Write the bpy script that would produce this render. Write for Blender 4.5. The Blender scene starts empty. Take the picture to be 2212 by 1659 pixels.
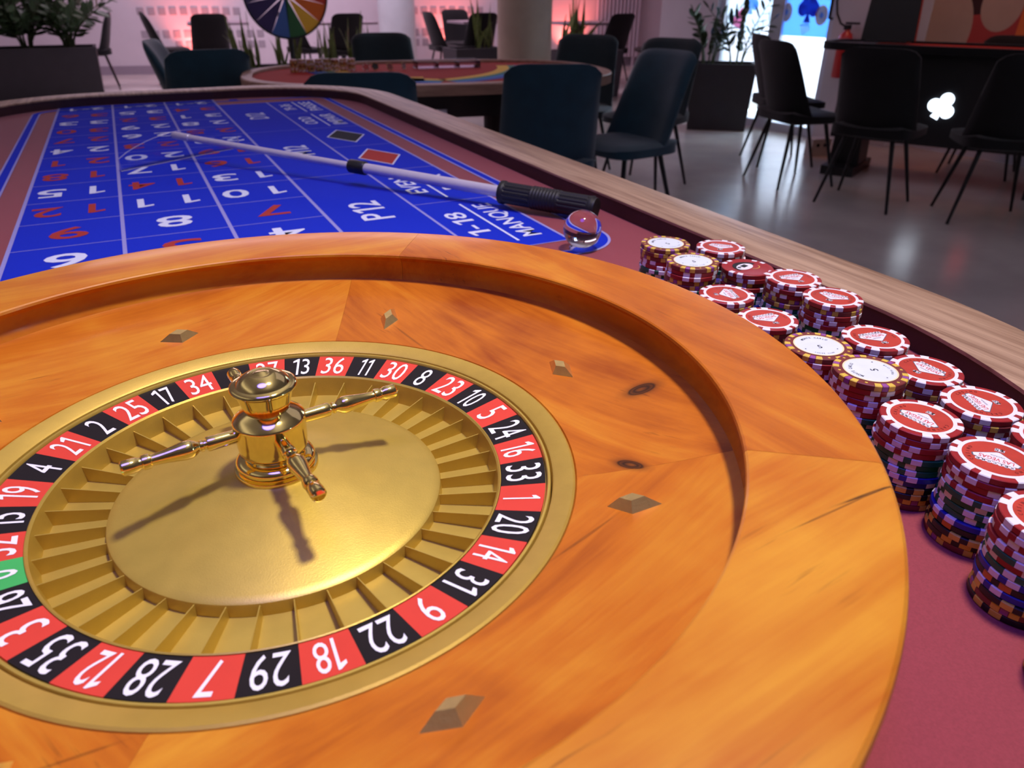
import bpy, bmesh, math, random
from mathutils import Vector, Matrix
PI = math.pi
R = math.radians
rnd = random.Random(7)
scene = bpy.context.scene
C = scene.collection

# ------------------------------------------------------------------ camera
ZO = 0.962                       # height of the wheel's number ring above the room floor (m)
FELT = ZO - 0.0459               # top of the table felt
cam_d = bpy.data.cameras.new('camera')
cam = bpy.data.objects.new('camera', cam_d)
C.objects.link(cam)
cr = Vector((0.89731157, -0.4413848, 0.00337807))
cu = Vector((0.20698048, 0.4275151, 0.87999427))
cf = Vector((0.38986027, 0.78892985, -0.47497228))
m = Matrix.Identity(4)
for i in range(3):
    m[i][0] = cr[i]; m[i][1] = cu[i]; m[i][2] = -cf[i]
m[0][3], m[1][3], m[2][3] = -0.02678, -0.29696, 1.15995
cam.matrix_world = m
cam_d.sensor_width = 36.0
cam_d.sensor_fit = 'HORIZONTAL'
cam_d.lens = 1582.64 / 2212 * 36
cam_d.clip_start = 0.02
cam_d.clip_end = 200
cam_d.dof.use_dof = True
cam_d.dof.focus_distance = 0.42
cam_d.dof.aperture_fstop = 15.0
scene.camera = cam

# ------------------------------------------------------------------ view, world, large lights
vs = scene.view_settings
vs.view_transform = 'Standard'
vs.look = 'None'
vs.gamma = 1.0
vs.use_curve_mapping = False
vs.exposure = -0.30
world = bpy.data.worlds.new('world')
scene.world = world
world.use_nodes = True
bg = world.node_tree.nodes['Background']
bg.inputs[0].default_value = (0.62, 0.82, 1.0, 1)
bg.inputs[1].default_value = 13.0


def area(name, loc, target, size, power, color, shape='DISK', spread=180):
    d = bpy.data.lights.new(name, 'AREA')
    d.shape = shape
    if isinstance(size, tuple):
        d.size, d.size_y = size
    else:
        d.size = size
    d.energy = power
    d.color = color
    d.spread = R(spread)
    o = bpy.data.objects.new(name, d)
    C.objects.link(o)
    o.location = loc
    o.rotation_euler = (Vector(target) - Vector(loc)).to_track_quat('-Z', 'Y').to_euler()
    return o


# ceiling spot over the roulette wheel, its blue neighbour, and two unseen fill lights added for the hall
area('ceiling_spot_light', (0.48, -0.08, 2.75), (0.12, 0.03, ZO), 0.20, 6.8, (1.0, 0.88, 0.68), spread=70)
area('blue_stage_light', (-0.12, -0.22, 2.72), (0.2, 0.1, ZO), 0.75, 6.5, (0.07, 0.06, 1.0), spread=100)
area('hall_fill_light', (2.0, 10.2, 3.1), (2.0, 10.2, 0), (6.0, 2.5), 230, (0.95, 0.72, 0.95), 'RECTANGLE')  # added fill for the pinkish ambient light at the back
area('side_fill_light', (3.0, 2.5, 3.1), (3.0, 2.5, 0), (3.0, 3.0), 11, (0.85, 0.72, 1.0), 'RECTANGLE')  # added fill that lifts the floor and the right side

# upward fill lights added to brighten the ceiling; they have no fixtures
area('ceiling_wash_fill', (0.6, 1.2, 2.55), (0.6, 1.2, 3.2), (0.5, 5.0), 22, (1.0, 0.92, 0.86), 'RECTANGLE')
area('ceiling_wash_fill', (-2.6, 1.2, 2.55), (-2.6, 1.2, 3.2), (0.5, 5.0), 22, (1.0, 0.92, 0.86), 'RECTANGLE')

# ------------------------------------------------------------------ materials


def nt(name):
    mt = bpy.data.materials.new(name)
    mt.use_nodes = True
    t = mt.node_tree
    return mt, t, t.nodes['Principled BSDF']


def node(t, kind, **kw):
    n = t.nodes.new(kind)
    for k, v in kw.items():
        setattr(n, k, v)
    return n


def lin(c):
    """sRGB 0-255 triple to linear RGBA"""
    out = []
    for v in c:
        v /= 255.0
        out.append(v / 12.92 if v <= 0.04045 else ((v + 0.055) / 1.055) ** 2.4)
    return (*out, 1.0)


def plain(name, rgb, rough=0.5, metal=0.0, spec=0.5, coat=0.0, var=0.10, scale=60.0, bump=0.0, sheen=0.0,
          emit=None, estr=0.0, bscale=None):
    mt, t, b = nt(name)
    c = lin(rgb)
    b.inputs['Roughness'].default_value = rough
    b.inputs['Metallic'].default_value = metal
    b.inputs['Specular IOR Level'].default_value = spec
    b.inputs['Coat Weight'].default_value = coat
    b.inputs['Coat Roughness'].default_value = 0.15
    b.inputs['Sheen Weight'].default_value = sheen
    tc = node(t, 'ShaderNodeTexCoord')
    nz = node(t, 'ShaderNodeTexNoise')
    nz.inputs['Scale'].default_value = scale
    nz.inputs['Detail'].default_value = 3
    t.links.new(tc.outputs['Object'], nz.inputs['Vector'])
    rp = node(t, 'ShaderNodeValToRGB')
    rp.color_ramp.elements[0].position = 0.3
    rp.color_ramp.elements[1].position = 0.7
    rp.color_ramp.elements[0].color = tuple(v * (1 - var) for v in c[:3]) + (1,)
    rp.color_ramp.elements[1].color = tuple(min(1, v * (1 + var)) for v in c[:3]) + (1,)
    t.links.new(nz.outputs['Fac'], rp.inputs['Fac'])
    t.links.new(rp.outputs['Color'], b.inputs['Base Color'])
    if bump:
        nb = node(t, 'ShaderNodeTexNoise')
        nb.inputs['Scale'].default_value = bscale or scale * 6
        t.links.new(tc.outputs['Object'], nb.inputs['Vector'])
        bp = node(t, 'ShaderNodeBump')
        bp.inputs['Strength'].default_value = bump
        bp.inputs['Distance'].default_value = 0.001
        t.links.new(nb.outputs['Fac'], bp.inputs['Height'])
        t.links.new(bp.outputs['Normal'], b.inputs['Normal'])
    if emit:
        b.inputs['Emission Color'].default_value = lin(emit)
        b.inputs['Emission Strength'].default_value = estr
    return mt


def wheel_wood(name, knots=()):
    """stained, lacquered wood: grain runs along x of the 'grain' attribute; 'tone' shifts the whole board"""
    mt, t, b = nt(name)
    at = node(t, 'ShaderNodeAttribute', attribute_name='grain')
    tn = node(t, 'ShaderNodeAttribute', attribute_name='tone')

    def noise(sc, detail=4, rough=0.55, dist=0.0, off=(0, 0, 0)):
        mp = node(t, 'ShaderNodeMapping')
        mp.inputs['Scale'].default_value = sc
        mp.inputs['Location'].default_value = off
        t.links.new(at.outputs['Vector'], mp.inputs['Vector'])
        n = node(t, 'ShaderNodeTexNoise')
        n.inputs['Scale'].default_value = 1.0
        n.inputs['Detail'].default_value = detail
        n.inputs['Roughness'].default_value = rough
        n.inputs['Distortion'].default_value = dist
        t.links.new(mp.outputs['Vector'], n.inputs['Vector'])
        return n

    def math_(op, a, bb, clamp=False):
        n = node(t, 'ShaderNodeMath', operation=op, use_clamp=clamp)
        for k, v in enumerate((a, bb)):
            if hasattr(v, 'is_linked') or hasattr(v, 'links'):
                t.links.new(v, n.inputs[k])
            else:
                n.inputs[k].default_value = v
        return n.outputs[0]
    n1 = noise((5, 26, 20), 4, 0.6, 1.2)            # broad figure
    n2 = noise((18, 11, 11), 3, 0.5, 0.6, (3, 7, 1))    # cross curl
    n3 = noise((22, 420, 160), 3, 0.6)             # fine grain lines
    s = math_('ADD', math_('MULTIPLY', n1.outputs['Fac'], 0.62), math_('MULTIPLY', n2.outputs['Fac'], 0.30))
    s = math_('ADD', s, math_('MULTIPLY', n3.outputs['Fac'], 0.16))
    s = math_('ADD', s, tn.outputs['Fac'])
    rp = node(t, 'ShaderNodeValToRGB')
    cr_ = rp.color_ramp
    cr_.elements[0].position = 0.30
    cr_.elements[0].color = lin((148, 66, 10))
    cr_.elements[1].position = 0.78
    cr_.elements[1].color = lin((216, 150, 42))
    e = cr_.elements.new(0.52)
    e.color = lin((192, 107, 22))
    t.links.new(s, rp.inputs['Fac'])
    col = rp.outputs['Color']
    # dark pores: short streaks along the grain
    n4 = noise((30, 520, 300), 2, 0.5, 0.0, (11, 2, 5))
    n5 = noise((9, 14, 9), 2, 0.5, 0.0, (1, 9, 4))
    pr = node(t, 'ShaderNodeMapRange')
    pr.inputs['From Min'].default_value = 0.64
    pr.inputs['From Max'].default_value = 0.72
    t.links.new(n4.outputs['Fac'], pr.inputs['Value'])
    pz = node(t, 'ShaderNodeMapRange')
    pz.inputs['From Min'].default_value = 0.52
    pz.inputs['From Max'].default_value = 0.68
    t.links.new(n5.outputs['Fac'], pz.inputs['Value'])
    pf = math_('MULTIPLY', math_('MULTIPLY', pr.outputs[0], pz.outputs[0]), 0.75)
    mx = node(t, 'ShaderNodeMix', data_type='RGBA')
    mx.inputs[7].default_value = lin((96, 40, 10))
    t.links.new(pf, mx.inputs[0])
    t.links.new(col, mx.inputs[6])
    col = mx.outputs[2]
    if knots:
        tc = node(t, 'ShaderNodeTexCoord')
        for (kx, ky, ang, la, lb, st_) in knots:
            mp = node(t, 'ShaderNodeMapping', vector_type='TEXTURE')
            mp.inputs['Location'].default_value = (kx, ky, 0)
            mp.inputs['Rotation'].default_value = (0, 0, ang)
            mp.inputs['Scale'].default_value = (la, lb, 1e3)
            t.links.new(tc.outputs['Object'], mp.inputs['Vector'])
            ln = node(t, 'ShaderNodeVectorMath', operation='LENGTH')
            t.links.new(mp.outputs['Vector'], ln.inputs[0])
            dist = math_('ADD', ln.outputs['Value'], math_('MULTIPLY', math_('SUBTRACT', n2.outputs['Fac'], 0.5), 0.9))
            kr = node(t, 'ShaderNodeValToRGB')
            ce = kr.color_ramp.elements
            ce[0].position = 0.0; ce[0].color = (0.6, 0.6, 0.6, 1)
            ce[1].position = 1.0; ce[1].color = (0, 0, 0, 1)
            for p, v in ((0.12, 0.80), (0.22, 1.0), (0.34, 0.80), (0.42, 0.98), (0.52, 0.45), (0.75, 0.16)):
                x = ce.new(p); x.color = (v, v, v, 1)
            t.links.new(dist, kr.inputs['Fac'])
            mk = node(t, 'ShaderNodeMix', data_type='RGBA')
            mk.inputs[7].default_value = lin((44, 20, 8))
            t.links.new(math_('MULTIPLY', kr.outputs['Color'], st_), mk.inputs[0])
            t.links.new(col, mk.inputs[6])
            col = mk.outputs[2]
    t.links.new(col, b.inputs['Base Color'])
    b.inputs['Roughness'].default_value = 0.36
    b.inputs['Specular IOR Level'].default_value = 0.30
    b.inputs['Coat Weight'].default_value = 0.15
    b.inputs['Coat Roughness'].default_value = 0.12
    bp = node(t, 'ShaderNodeBump')
    bp.inputs['Strength'].default_value = 0.05
    bp.inputs['Distance'].default_value = 0.0006
    t.links.new(n3.outputs['Fac'], bp.inputs['Height'])
    t.links.new(bp.outputs['Normal'], b.inputs['Normal'])
    return mt


def board_wood(name, dark, light, along='Y', rough=0.45, sc=1.0):
    mt, t, b = nt(name)
    tc = node(t, 'ShaderNodeTexCoord')

    def noise(s, d=4):
        mp = node(t, 'ShaderNodeMapping')
        mp.inputs['Scale'].default_value = s if along == 'X' else (s[1], s[0], s[2])
        t.links.new(tc.outputs['Object'], mp.inputs['Vector'])
        n = node(t, 'ShaderNodeTexNoise')
        n.inputs['Scale'].default_value = 1
        n.inputs['Detail'].default_value = d
        n.inputs['Distortion'].default_value = 0.3
        t.links.new(mp.outputs['Vector'], n.inputs['Vector'])
        return n
    a = noise((4 * sc, 110 * sc, 60 * sc))
    f = noise((16 * sc, 500 * sc, 300 * sc), 2)
    mx = node(t, 'ShaderNodeMath', operation='MULTIPLY_ADD')
    mx.inputs[1].default_value = 0.35
    t.links.new(f.outputs['Fac'], mx.inputs[0])
    mul = node(t, 'ShaderNodeMath', operation='MULTIPLY')
    mul.inputs[1].default_value = 0.65
    t.links.new(a.outputs['Fac'], mul.inputs[0])
    t.links.new(mul.outputs[0], mx.inputs[2])
    rp = node(t, 'ShaderNodeValToRGB')
    rp.color_ramp.elements[0].position = 0.36
    rp.color_ramp.elements[0].color = lin(dark)
    rp.color_ramp.elements[1].position = 0.62
    rp.color_ramp.elements[1].color = lin(light)
    t.links.new(mx.outputs[0], rp.inputs['Fac'])
    t.links.new(rp.outputs['Color'], b.inputs['Base Color'])
    b.inputs['Roughness'].default_value = rough
    b.inputs['Specular IOR Level'].default_value = 0.4
    return mt


def glass_thin(name, tint=(1, 1, 1, 1), refl=0.08):
    mt, t, b = nt(name)
    out = t.nodes['Material Output']
    t.nodes.remove(b)
    tr = node(t, 'ShaderNodeBsdfTransparent')
    tr.inputs[0].default_value = tint
    gl = node(t, 'ShaderNodeBsdfGlossy')
    gl.inputs['Roughness'].default_value = 0.02
    mx = node(t, 'ShaderNodeMixShader')
    fr = node(t, 'ShaderNodeFresnel')
    fr.inputs['IOR'].default_value = 1.45
    t.links.new(fr.outputs[0], mx.inputs[0])
    t.links.new(tr.outputs[0], mx.inputs[1])
    t.links.new(gl.outputs[0], mx.inputs[2])
    t.links.new(mx.outputs[0], out.inputs[0])
    return mt


def glass_solid(name, ior=1.49, col=(1, 1, 1, 1)):
    mt, t, b = nt(name)
    b.inputs['Base Color'].default_value = col
    b.inputs['Roughness'].default_value = 0.0
    b.inputs['Transmission Weight'].default_value = 1.0
    b.inputs['IOR'].default_value = ior
    return mt


def film(name, rgb, trans=0.5):
    """translucent printed film stuck on a window"""
    mt, t, b = nt(name)
    out = t.nodes['Material Output']
    b.inputs['Base Color'].default_value = lin(rgb)
    b.inputs['Roughness'].default_value = 0.6
    tl = node(t, 'ShaderNodeBsdfTranslucent')
    tl.inputs[0].default_value = lin(rgb)
    mx = node(t, 'ShaderNodeMixShader')
    mx.inputs[0].default_value = trans
    t.links.new(b.outputs[0], mx.inputs[1])
    t.links.new(tl.outputs[0], mx.inputs[2])
    t.links.new(mx.outputs[0], out.inputs[0])
    return mt


def film_clear(name):
    mt, t, b = nt(name)
    out = t.nodes['Material Output']
    b.inputs['Base Color'].default_value = (0.9, 0.9, 1.0, 1)
    b.inputs['Roughness'].default_value = 0.15
    tr = node(t, 'ShaderNodeBsdfTransparent')
    mx = node(t, 'ShaderNodeMixShader')
    mx.inputs[0].default_value = 0.55
    t.links.new(b.outputs[0], mx.inputs[1])
    t.links.new(tr.outputs[0], mx.inputs[2])
    t.links.new(mx.outputs[0], out.inputs[0])
    return mt


def floor_mat():
    mt, t, b = nt('polished_floor')
    tc = node(t, 'ShaderNodeTexCoord')
    n = node(t, 'ShaderNodeTexNoise')
    n.inputs['Scale'].default_value = 2.2
    n.inputs['Detail'].default_value = 6
    t.links.new(tc.outputs['Object'], n.inputs['Vector'])
    rp = node(t, 'ShaderNodeValToRGB')
    rp.color_ramp.elements[0].position = 0.35
    rp.color_ramp.elements[0].color = lin((186, 178, 172))
    rp.color_ramp.elements[1].position = 0.7
    rp.color_ramp.elements[1].color = lin((206, 198, 190))
    t.links.new(n.outputs['Fac'], rp.inputs['Fac'])
    t.links.new(rp.outputs['Color'], b.inputs['Base Color'])
    b.inputs['Roughness'].default_value = 0.22
    b.inputs['Specular IOR Level'].default_value = 0.7
    return mt


M = {}
M['rim_wood'] = wheel_wood('rim_wood', knots=((0.1840, -0.1632, R(-1), 0.022, 0.0009, 0.9), (0.160, -0.1648, R(3), 0.030, 0.0006, 0.6), (0.168, -0.2010, R(25), 0.010, 0.0008, 0.6)))
M['bowl_wood'] = wheel_wood('bowl_wood', knots=((0.1817, -0.0267, R(-15), 0.015, 0.0080, 1.0), (0.1429, -0.0756, R(-62), 0.012, 0.0050, 1.0), (0.1002, 0.1068, R(-76), 0.028, 0.0011, 0.45), (0.1027, -0.1050, R(14), 0.026, 0.0011, 0.45), (-0.079, -0.1237, R(4), 0.018, 0.0011, 0.45)))
M['gold_satin'] = plain('satin_gold', (196, 164, 72), 0.45, 0.45, var=0.05, scale=90, bump=0.06, bscale=1500)
M['gold_rotor'] = plain('rotor_gold', (204, 176, 82), 0.40, 0.55, var=0.05, scale=90, bump=0.06, bscale=1500)
M['gold_polished'] = plain('polished_brass', (246, 226, 150), 0.08, 1.0, var=0.02)
M['deflector_brass'] = plain('deflector_brass', (232, 200, 130), 0.30, 0.85, var=0.05, scale=300, bump=0.10, bscale=900)
M['tile_red'] = plain('tile_red', (214, 66, 52), 0.5, var=0.03, spec=0.3)
M['tile_black'] = plain('tile_black', (22, 17, 22), 0.5, var=0.03, spec=0.3)
M['tile_green'] = plain('tile_green', (66, 178, 92), 0.5, var=0.03, spec=0.3)
M['print_white'] = plain('print_white', (240, 240, 248), 0.45, var=0.02)
M['felt'] = plain('burgundy_felt', (148, 62, 70), 0.85, var=0.10, scale=900, bump=0.25, spec=0.2, sheen=0.3, bscale=2600)
M['layout_blue'] = plain('layout_blue', (26, 50, 196), 0.85, var=0.06, scale=900, bump=0.20, spec=0.1, bscale=2600)
M['layout_line'] = plain('layout_line', (158, 156, 214), 0.80, var=0.05, scale=500, spec=0.2)
M['layout_white'] = plain('layout_white', (226, 232, 250), 0.80, var=0.04, scale=500, spec=0.2)
M['layout_red'] = plain('layout_red', (176, 58, 50), 0.80, var=0.06, scale=500, spec=0.2)
M['layout_black'] = plain('layout_black', (28, 34, 40), 0.80, var=0.06, scale=500, spec=0.2)
M['rail_oak'] = board_wood('rail_oak', (140, 108, 82), (192, 160, 128), 'Y', 0.42)
M['rail_wall'] = plain('rail_inner_wall', (62, 30, 30), 0.6, var=0.12, scale=40)
M['apron'] = plain('table_apron', (44, 30, 28), 0.6, var=0.1)
M['black_plastic'] = plain('black_plastic', (24, 24, 28), 0.42, var=0.05)
M['black_rubber'] = plain('black_rubber', (20, 20, 24), 0.55, var=0.08, scale=300)
M['alu'] = plain('silver_tube', (214, 208, 222), 0.35, 0.25, var=0.03)
M['acrylic'] = glass_thin('clear_acrylic', (0.93, 0.95, 1.0, 1))
M['acrylic_edge'] = film_clear('acrylic_edge')
M['crystal'] = glass_solid('crystal')
# chips
M['chip_red'] = plain('chip_red', (158, 34, 38), 0.42, var=0.06, scale=200)
M['chip_white'] = plain('chip_white', (236, 234, 240), 0.45, var=0.03, scale=200)
M['chip_brown'] = plain('chip_brown', (122, 50, 48), 0.45, var=0.06, scale=200)
M['chip_yellow'] = plain('chip_yellow', (222, 190, 74), 0.45, var=0.05, scale=200)
M['chip_purple'] = plain('chip_purple', (150, 78, 150), 0.45, var=0.05, scale=200)
M['chip_green'] = plain('chip_green', (14, 96, 66), 0.42, var=0.06, scale=200)
M['chip_blue'] = plain('chip_blue', (28, 34, 150), 0.42, var=0.06, scale=200)
M['chip_black'] = plain('chip_black', (22, 18, 22), 0.42, var=0.06, scale=200)
M['chip_orange'] = plain('chip_orange', (206, 116, 42), 0.45, var=0.05, scale=200)
M['inlay_red'] = plain('inlay_red', (190, 62, 46), 0.40, var=0.10, scale=120)
M['inlay_pearl'] = plain('inlay_pearl', (224, 234, 242), 0.35, var=0.03, scale=120)
M['inlay_cream'] = plain('inlay_cream', (240, 226, 176), 0.40, var=0.03)
M['ink_black'] = plain('ink_black', (24, 22, 26), 0.5, var=0.03)
M['ink_red'] = plain('ink_red', (206, 40, 52), 0.5, var=0.03)
M['ink_grey'] = plain('ink_grey', (92, 98, 110), 0.5, var=0.03)
M['ink_maroon'] = plain('ink_maroon', (112, 26, 28), 0.5, var=0.03)
# room
M['floor'] = floor_mat()
M['wall_white'] = plain('wall_plaster', (206, 198, 204), 0.85, var=0.03, scale=3, bump=0.05, bscale=60)
M['wall_tile'] = plain('wall_grey_square', (158, 150, 158), 0.85, var=0.04, scale=6)
M['skirting'] = plain('skirting', (148, 136, 148), 0.6, var=0.04)
M['ceiling'] = plain('ceiling_paint', (214, 208, 210), 0.9, var=0.04, scale=2)
M['frame_white'] = plain('window_frame', (206, 208, 222), 0.4, var=0.02)
M['pane'] = glass_thin('window_pane')
M['ground'] = plain('outdoor_paving', (214, 208, 192), 0.9, var=0.06, scale=4)
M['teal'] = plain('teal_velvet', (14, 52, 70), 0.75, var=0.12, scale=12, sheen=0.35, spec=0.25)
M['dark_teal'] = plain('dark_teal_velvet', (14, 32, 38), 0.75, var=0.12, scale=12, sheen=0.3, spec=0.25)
M['black_fabric'] = plain('black_fabric', (13, 13, 16), 0.8, var=0.12, scale=12, sheen=0.15, spec=0.25)
M['leg_metal'] = plain('black_leg_metal', (20, 19, 22), 0.45, 0.3, var=0.05)
M['planter'] = plain('anthracite_planter', (44, 43, 48), 0.6, var=0.08, scale=10)
M['soil'] = plain('potting_soil', (40, 30, 24), 0.95, var=0.2, scale=60)
M['leaf'] = plain('dark_leaf', (40, 62, 34), 0.40, var=0.25, scale=14)
M['leaf_snake'] = plain('snake_leaf', (82, 100, 38), 0.45, var=0.35, scale=26)
M['stem'] = plain('plant_stem', (58, 72, 40), 0.6, var=0.15)
M['grey_top'] = plain('grey_table_top', (146, 132, 140), 0.5, var=0.05, scale=20)
M['column'] = plain('column_plaster', (168, 150, 132), 0.7, var=0.06, scale=6)
M['column_white'] = plain('column_white', (196, 204, 206), 0.7, var=0.05, scale=6)
M['radiator'] = plain('radiator_paint', (190, 176, 186), 0.5, var=0.03)
M['red_felt'] = plain('game_felt_red', (170, 48, 40), 0.85, var=0.08, scale=200, spec=0.2)
M['rain_yellow'] = plain('arc_yellow', (232, 180, 60), 0.8, var=0.04)
M['rain_green'] = plain('arc_green', (40, 128, 110), 0.8, var=0.04)
M['rain_blue'] = plain('arc_blue', (46, 110, 190), 0.8, var=0.04)
M['rain_navy'] = plain('arc_navy', (40, 60, 160), 0.8, var=0.04)
M['rail_tan'] = board_wood('rail_tan', (140, 104, 92), (172, 134, 118), 'X', 0.5)
M['w_red'] = plain('prize_red', (206, 58, 36), 0.45, var=0.03)
M['w_orange'] = plain('prize_orange', (224, 104, 36), 0.45, var=0.03)
M['w_yellow'] = plain('prize_yellow', (230, 172, 50), 0.45, var=0.03)
M['w_green'] = plain('prize_green', (40, 92, 50), 0.45, var=0.03)
M['w_blue'] = plain('prize_blue', (62, 94, 160), 0.45, var=0.03)
M['w_violet'] = plain('prize_violet', (52, 40, 88), 0.45, var=0.03)
M['ext_red'] = plain('extinguisher_red', (190, 36, 34), 0.35, var=0.04, coat=0.3)
M['mural_dark'] = plain('mural_dark', (58, 20, 22), 0.6, var=0.1, scale=4)
M['mural_red'] = plain('mural_red', (176, 58, 52), 0.6, var=0.08, scale=4)
M['mural_beige'] = plain('mural_beige', (186, 158, 138), 0.6, var=0.06, scale=4)
M['mural_orange'] = plain('mural_orange', (226, 112, 48), 0.6, var=0.06, scale=4)
M['box_beige'] = plain('box_beige', (190, 184, 180), 0.6, var=0.05)
M['club_glow'] = plain('club_light', (240, 246, 255), 0.5, emit=(226, 240, 255), estr=4.0)
M['diamond_glow'] = plain('diamond_light', (240, 60, 50), 0.5, emit=(255, 60, 50), estr=1.6)
M['red_lamp'] = plain('red_lamp_lens', (255, 170, 130), 0.4, emit=(255, 150, 110), estr=6.0)
M['film_white'] = film('film_white', (240, 244, 250), 0.85)
M['film_blue'] = film('film_blue', (150, 196, 250), 0.85)
M['film_navy'] = film('film_navy', (52, 92, 190), 0.6)
M['film_pink'] = film('film_pink', (236, 150, 186), 0.8)
M['film_orange'] = film('film_orange', (250, 190, 160), 0.85)

# ------------------------------------------------------------------ mesh helpers


def link(o, parent=None):
    C.objects.link(o)
    if parent is not None:
        o.parent = parent
    return o


def mesh_data(name, v, f, mats, idx=None, smooth=False, angle=None):
    me = bpy.data.meshes.new(name)
    me.from_pydata([tuple(p) for p in v], [], f)
    for mm in (mats if isinstance(mats, (list, tuple)) else [mats]):
        me.materials.append(M[mm] if isinstance(mm, str) else mm)
    if idx:
        for p, i in zip(me.polygons, idx):
            p.material_index = i
    if smooth:
        for p in me.polygons:
            p.use_smooth = True
        if angle:
            me.set_sharp_from_angle(angle=R(angle))
    me.update()
    return me


def obj(name, me, parent=None, loc=None, rot=None, **props):
    o = bpy.data.objects.new(name, me)
    if loc is not None:
        o.location = loc
    if rot is not None:
        o.rotation_euler = rot
    for k, v in props.items():
        o[k] = v
    return link(o, parent)


def thing(name, label, cat, loc=(0, 0, 0), rotz=0.0, group=None):
    o = bpy.data.objects.new(name, None)
    o.empty_display_size = 0.05
    o.location = loc
    o.rotation_euler = (0, 0, rotz)
    tag(o, label, cat, group)
    return link(o)


def tag(o, label, cat, group=None):
    o['label'] = label
    o['category'] = cat
    if group:
        o['group'] = group
    return o


class MB:
    """collects verts and faces, then builds one mesh"""

    def __init__(self):
        self.v = []
        self.f = []
        self.i = []

    def add(self, v, f, mi=0, mat=None):
        n = len(self.v)
        self.v += [mat @ Vector(p) if mat is not None else Vector(p) for p in v]
        self.f += [tuple(k + n for k in q) for q in f]
        self.i += [mi] * len(f)
        return self

    def box(self, cx, cy, cz, sx, sy, sz, mi=0, mat=None):
        x, y, z = sx / 2, sy / 2, sz / 2
        v = [(cx + a * x, cy + b * y, cz + c * z) for a in (-1, 1) for b in (-1, 1) for c in (-1, 1)]
        f = [(0, 1, 3, 2), (4, 6, 7, 5), (0, 4, 5, 1), (2, 3, 7, 6), (0, 2, 6, 4), (1, 5, 7, 3)]
        return self.add(v, f, mi, mat)

    def prism(self, outline, z0, z1, mi=0, mat=None, top_scale=None):
        n = len(outline)
        v = [(x, y, z0) for x, y in outline] + [(x, y, z1) for x, y in outline]
        f = [tuple(range(n - 1, -1, -1)), tuple(range(n, 2 * n))]
        f += [(k, (k + 1) % n, n + (k + 1) % n, n + k) for k in range(n)]
        return self.add(v, f, mi, mat)

    def tube(self, pts, rad, n=10, mi=0, cap=True):
        pts = [Vector(p) for p in pts]
        if not isinstance(rad, (list, tuple)):
            rad = [rad] * len(pts)
        v, f = [], []
        prev = None
        for k, p in enumerate(pts):
            d = (pts[min(k + 1, len(pts) - 1)] - pts[max(k - 1, 0)]).normalized()
            a = d.orthogonal().normalized() if prev is None else (prev - d * prev.dot(d)).normalized()
            prev = a
            b = d.cross(a)
            for j in range(n):
                t = 2 * PI * j / n
                v.append(p + (a * math.cos(t) + b * math.sin(t)) * rad[k])
        for k in range(len(pts) - 1):
            for j in range(n):
                f.append((k * n + j, k * n + (j + 1) % n, (k + 1) * n + (j + 1) % n, (k + 1) * n + j))
        if cap:
            f.append(tuple(range(n - 1, -1, -1)))
            f.append(tuple((len(pts) - 1) * n + j for j in range(n)))
        return self.add(v, f, mi)

    def lathe(self, prof, n=48, a0=0.0, a1=2 * PI, mi=0, mat=None, caps=False):
        full = abs(a1 - a0 - 2 * PI) < 1e-6
        m_ = n if full else n + 1
        v = []
        for j in range(m_):
            a = a0 + (a1 - a0) * j / n
            ca, sa = math.cos(a), math.sin(a)
            v += [(r * ca, r * sa, z) for r, z in prof]
        k = len(prof)
        f = []
        for j in range(n):
            j2 = (j + 1) % m_
            for i in range(k - 1):
                q = (j * k + i, j2 * k + i, j2 * k + i + 1, j * k + i + 1)
                f.append(q)
        if caps and not full:
            f.append(tuple(range(k)))
            f.append(tuple((m_ - 1) * k + i for i in range(k - 1, -1, -1)))
        return self.add(v, f, mi, mat)

    def data(self, name, mats, smooth=False, angle=None):
        return mesh_data(name, self.v, self.f, mats, self.i, smooth, angle)

    def build(self, name, mats, parent=None, loc=None, rot=None, smooth=False, angle=None):
        me = self.data(name, mats, smooth, angle)
        return obj(name, me, parent, loc, rot)


def fix_normals(me):
    bm = bmesh.new()
    bm.from_mesh(me)
    bmesh.ops.remove_doubles(bm, verts=bm.verts, dist=1e-6)
    bmesh.ops.recalc_face_normals(bm, faces=bm.faces)
    bm.to_mesh(me)
    bm.free()
    return me


_txt = {}


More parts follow.
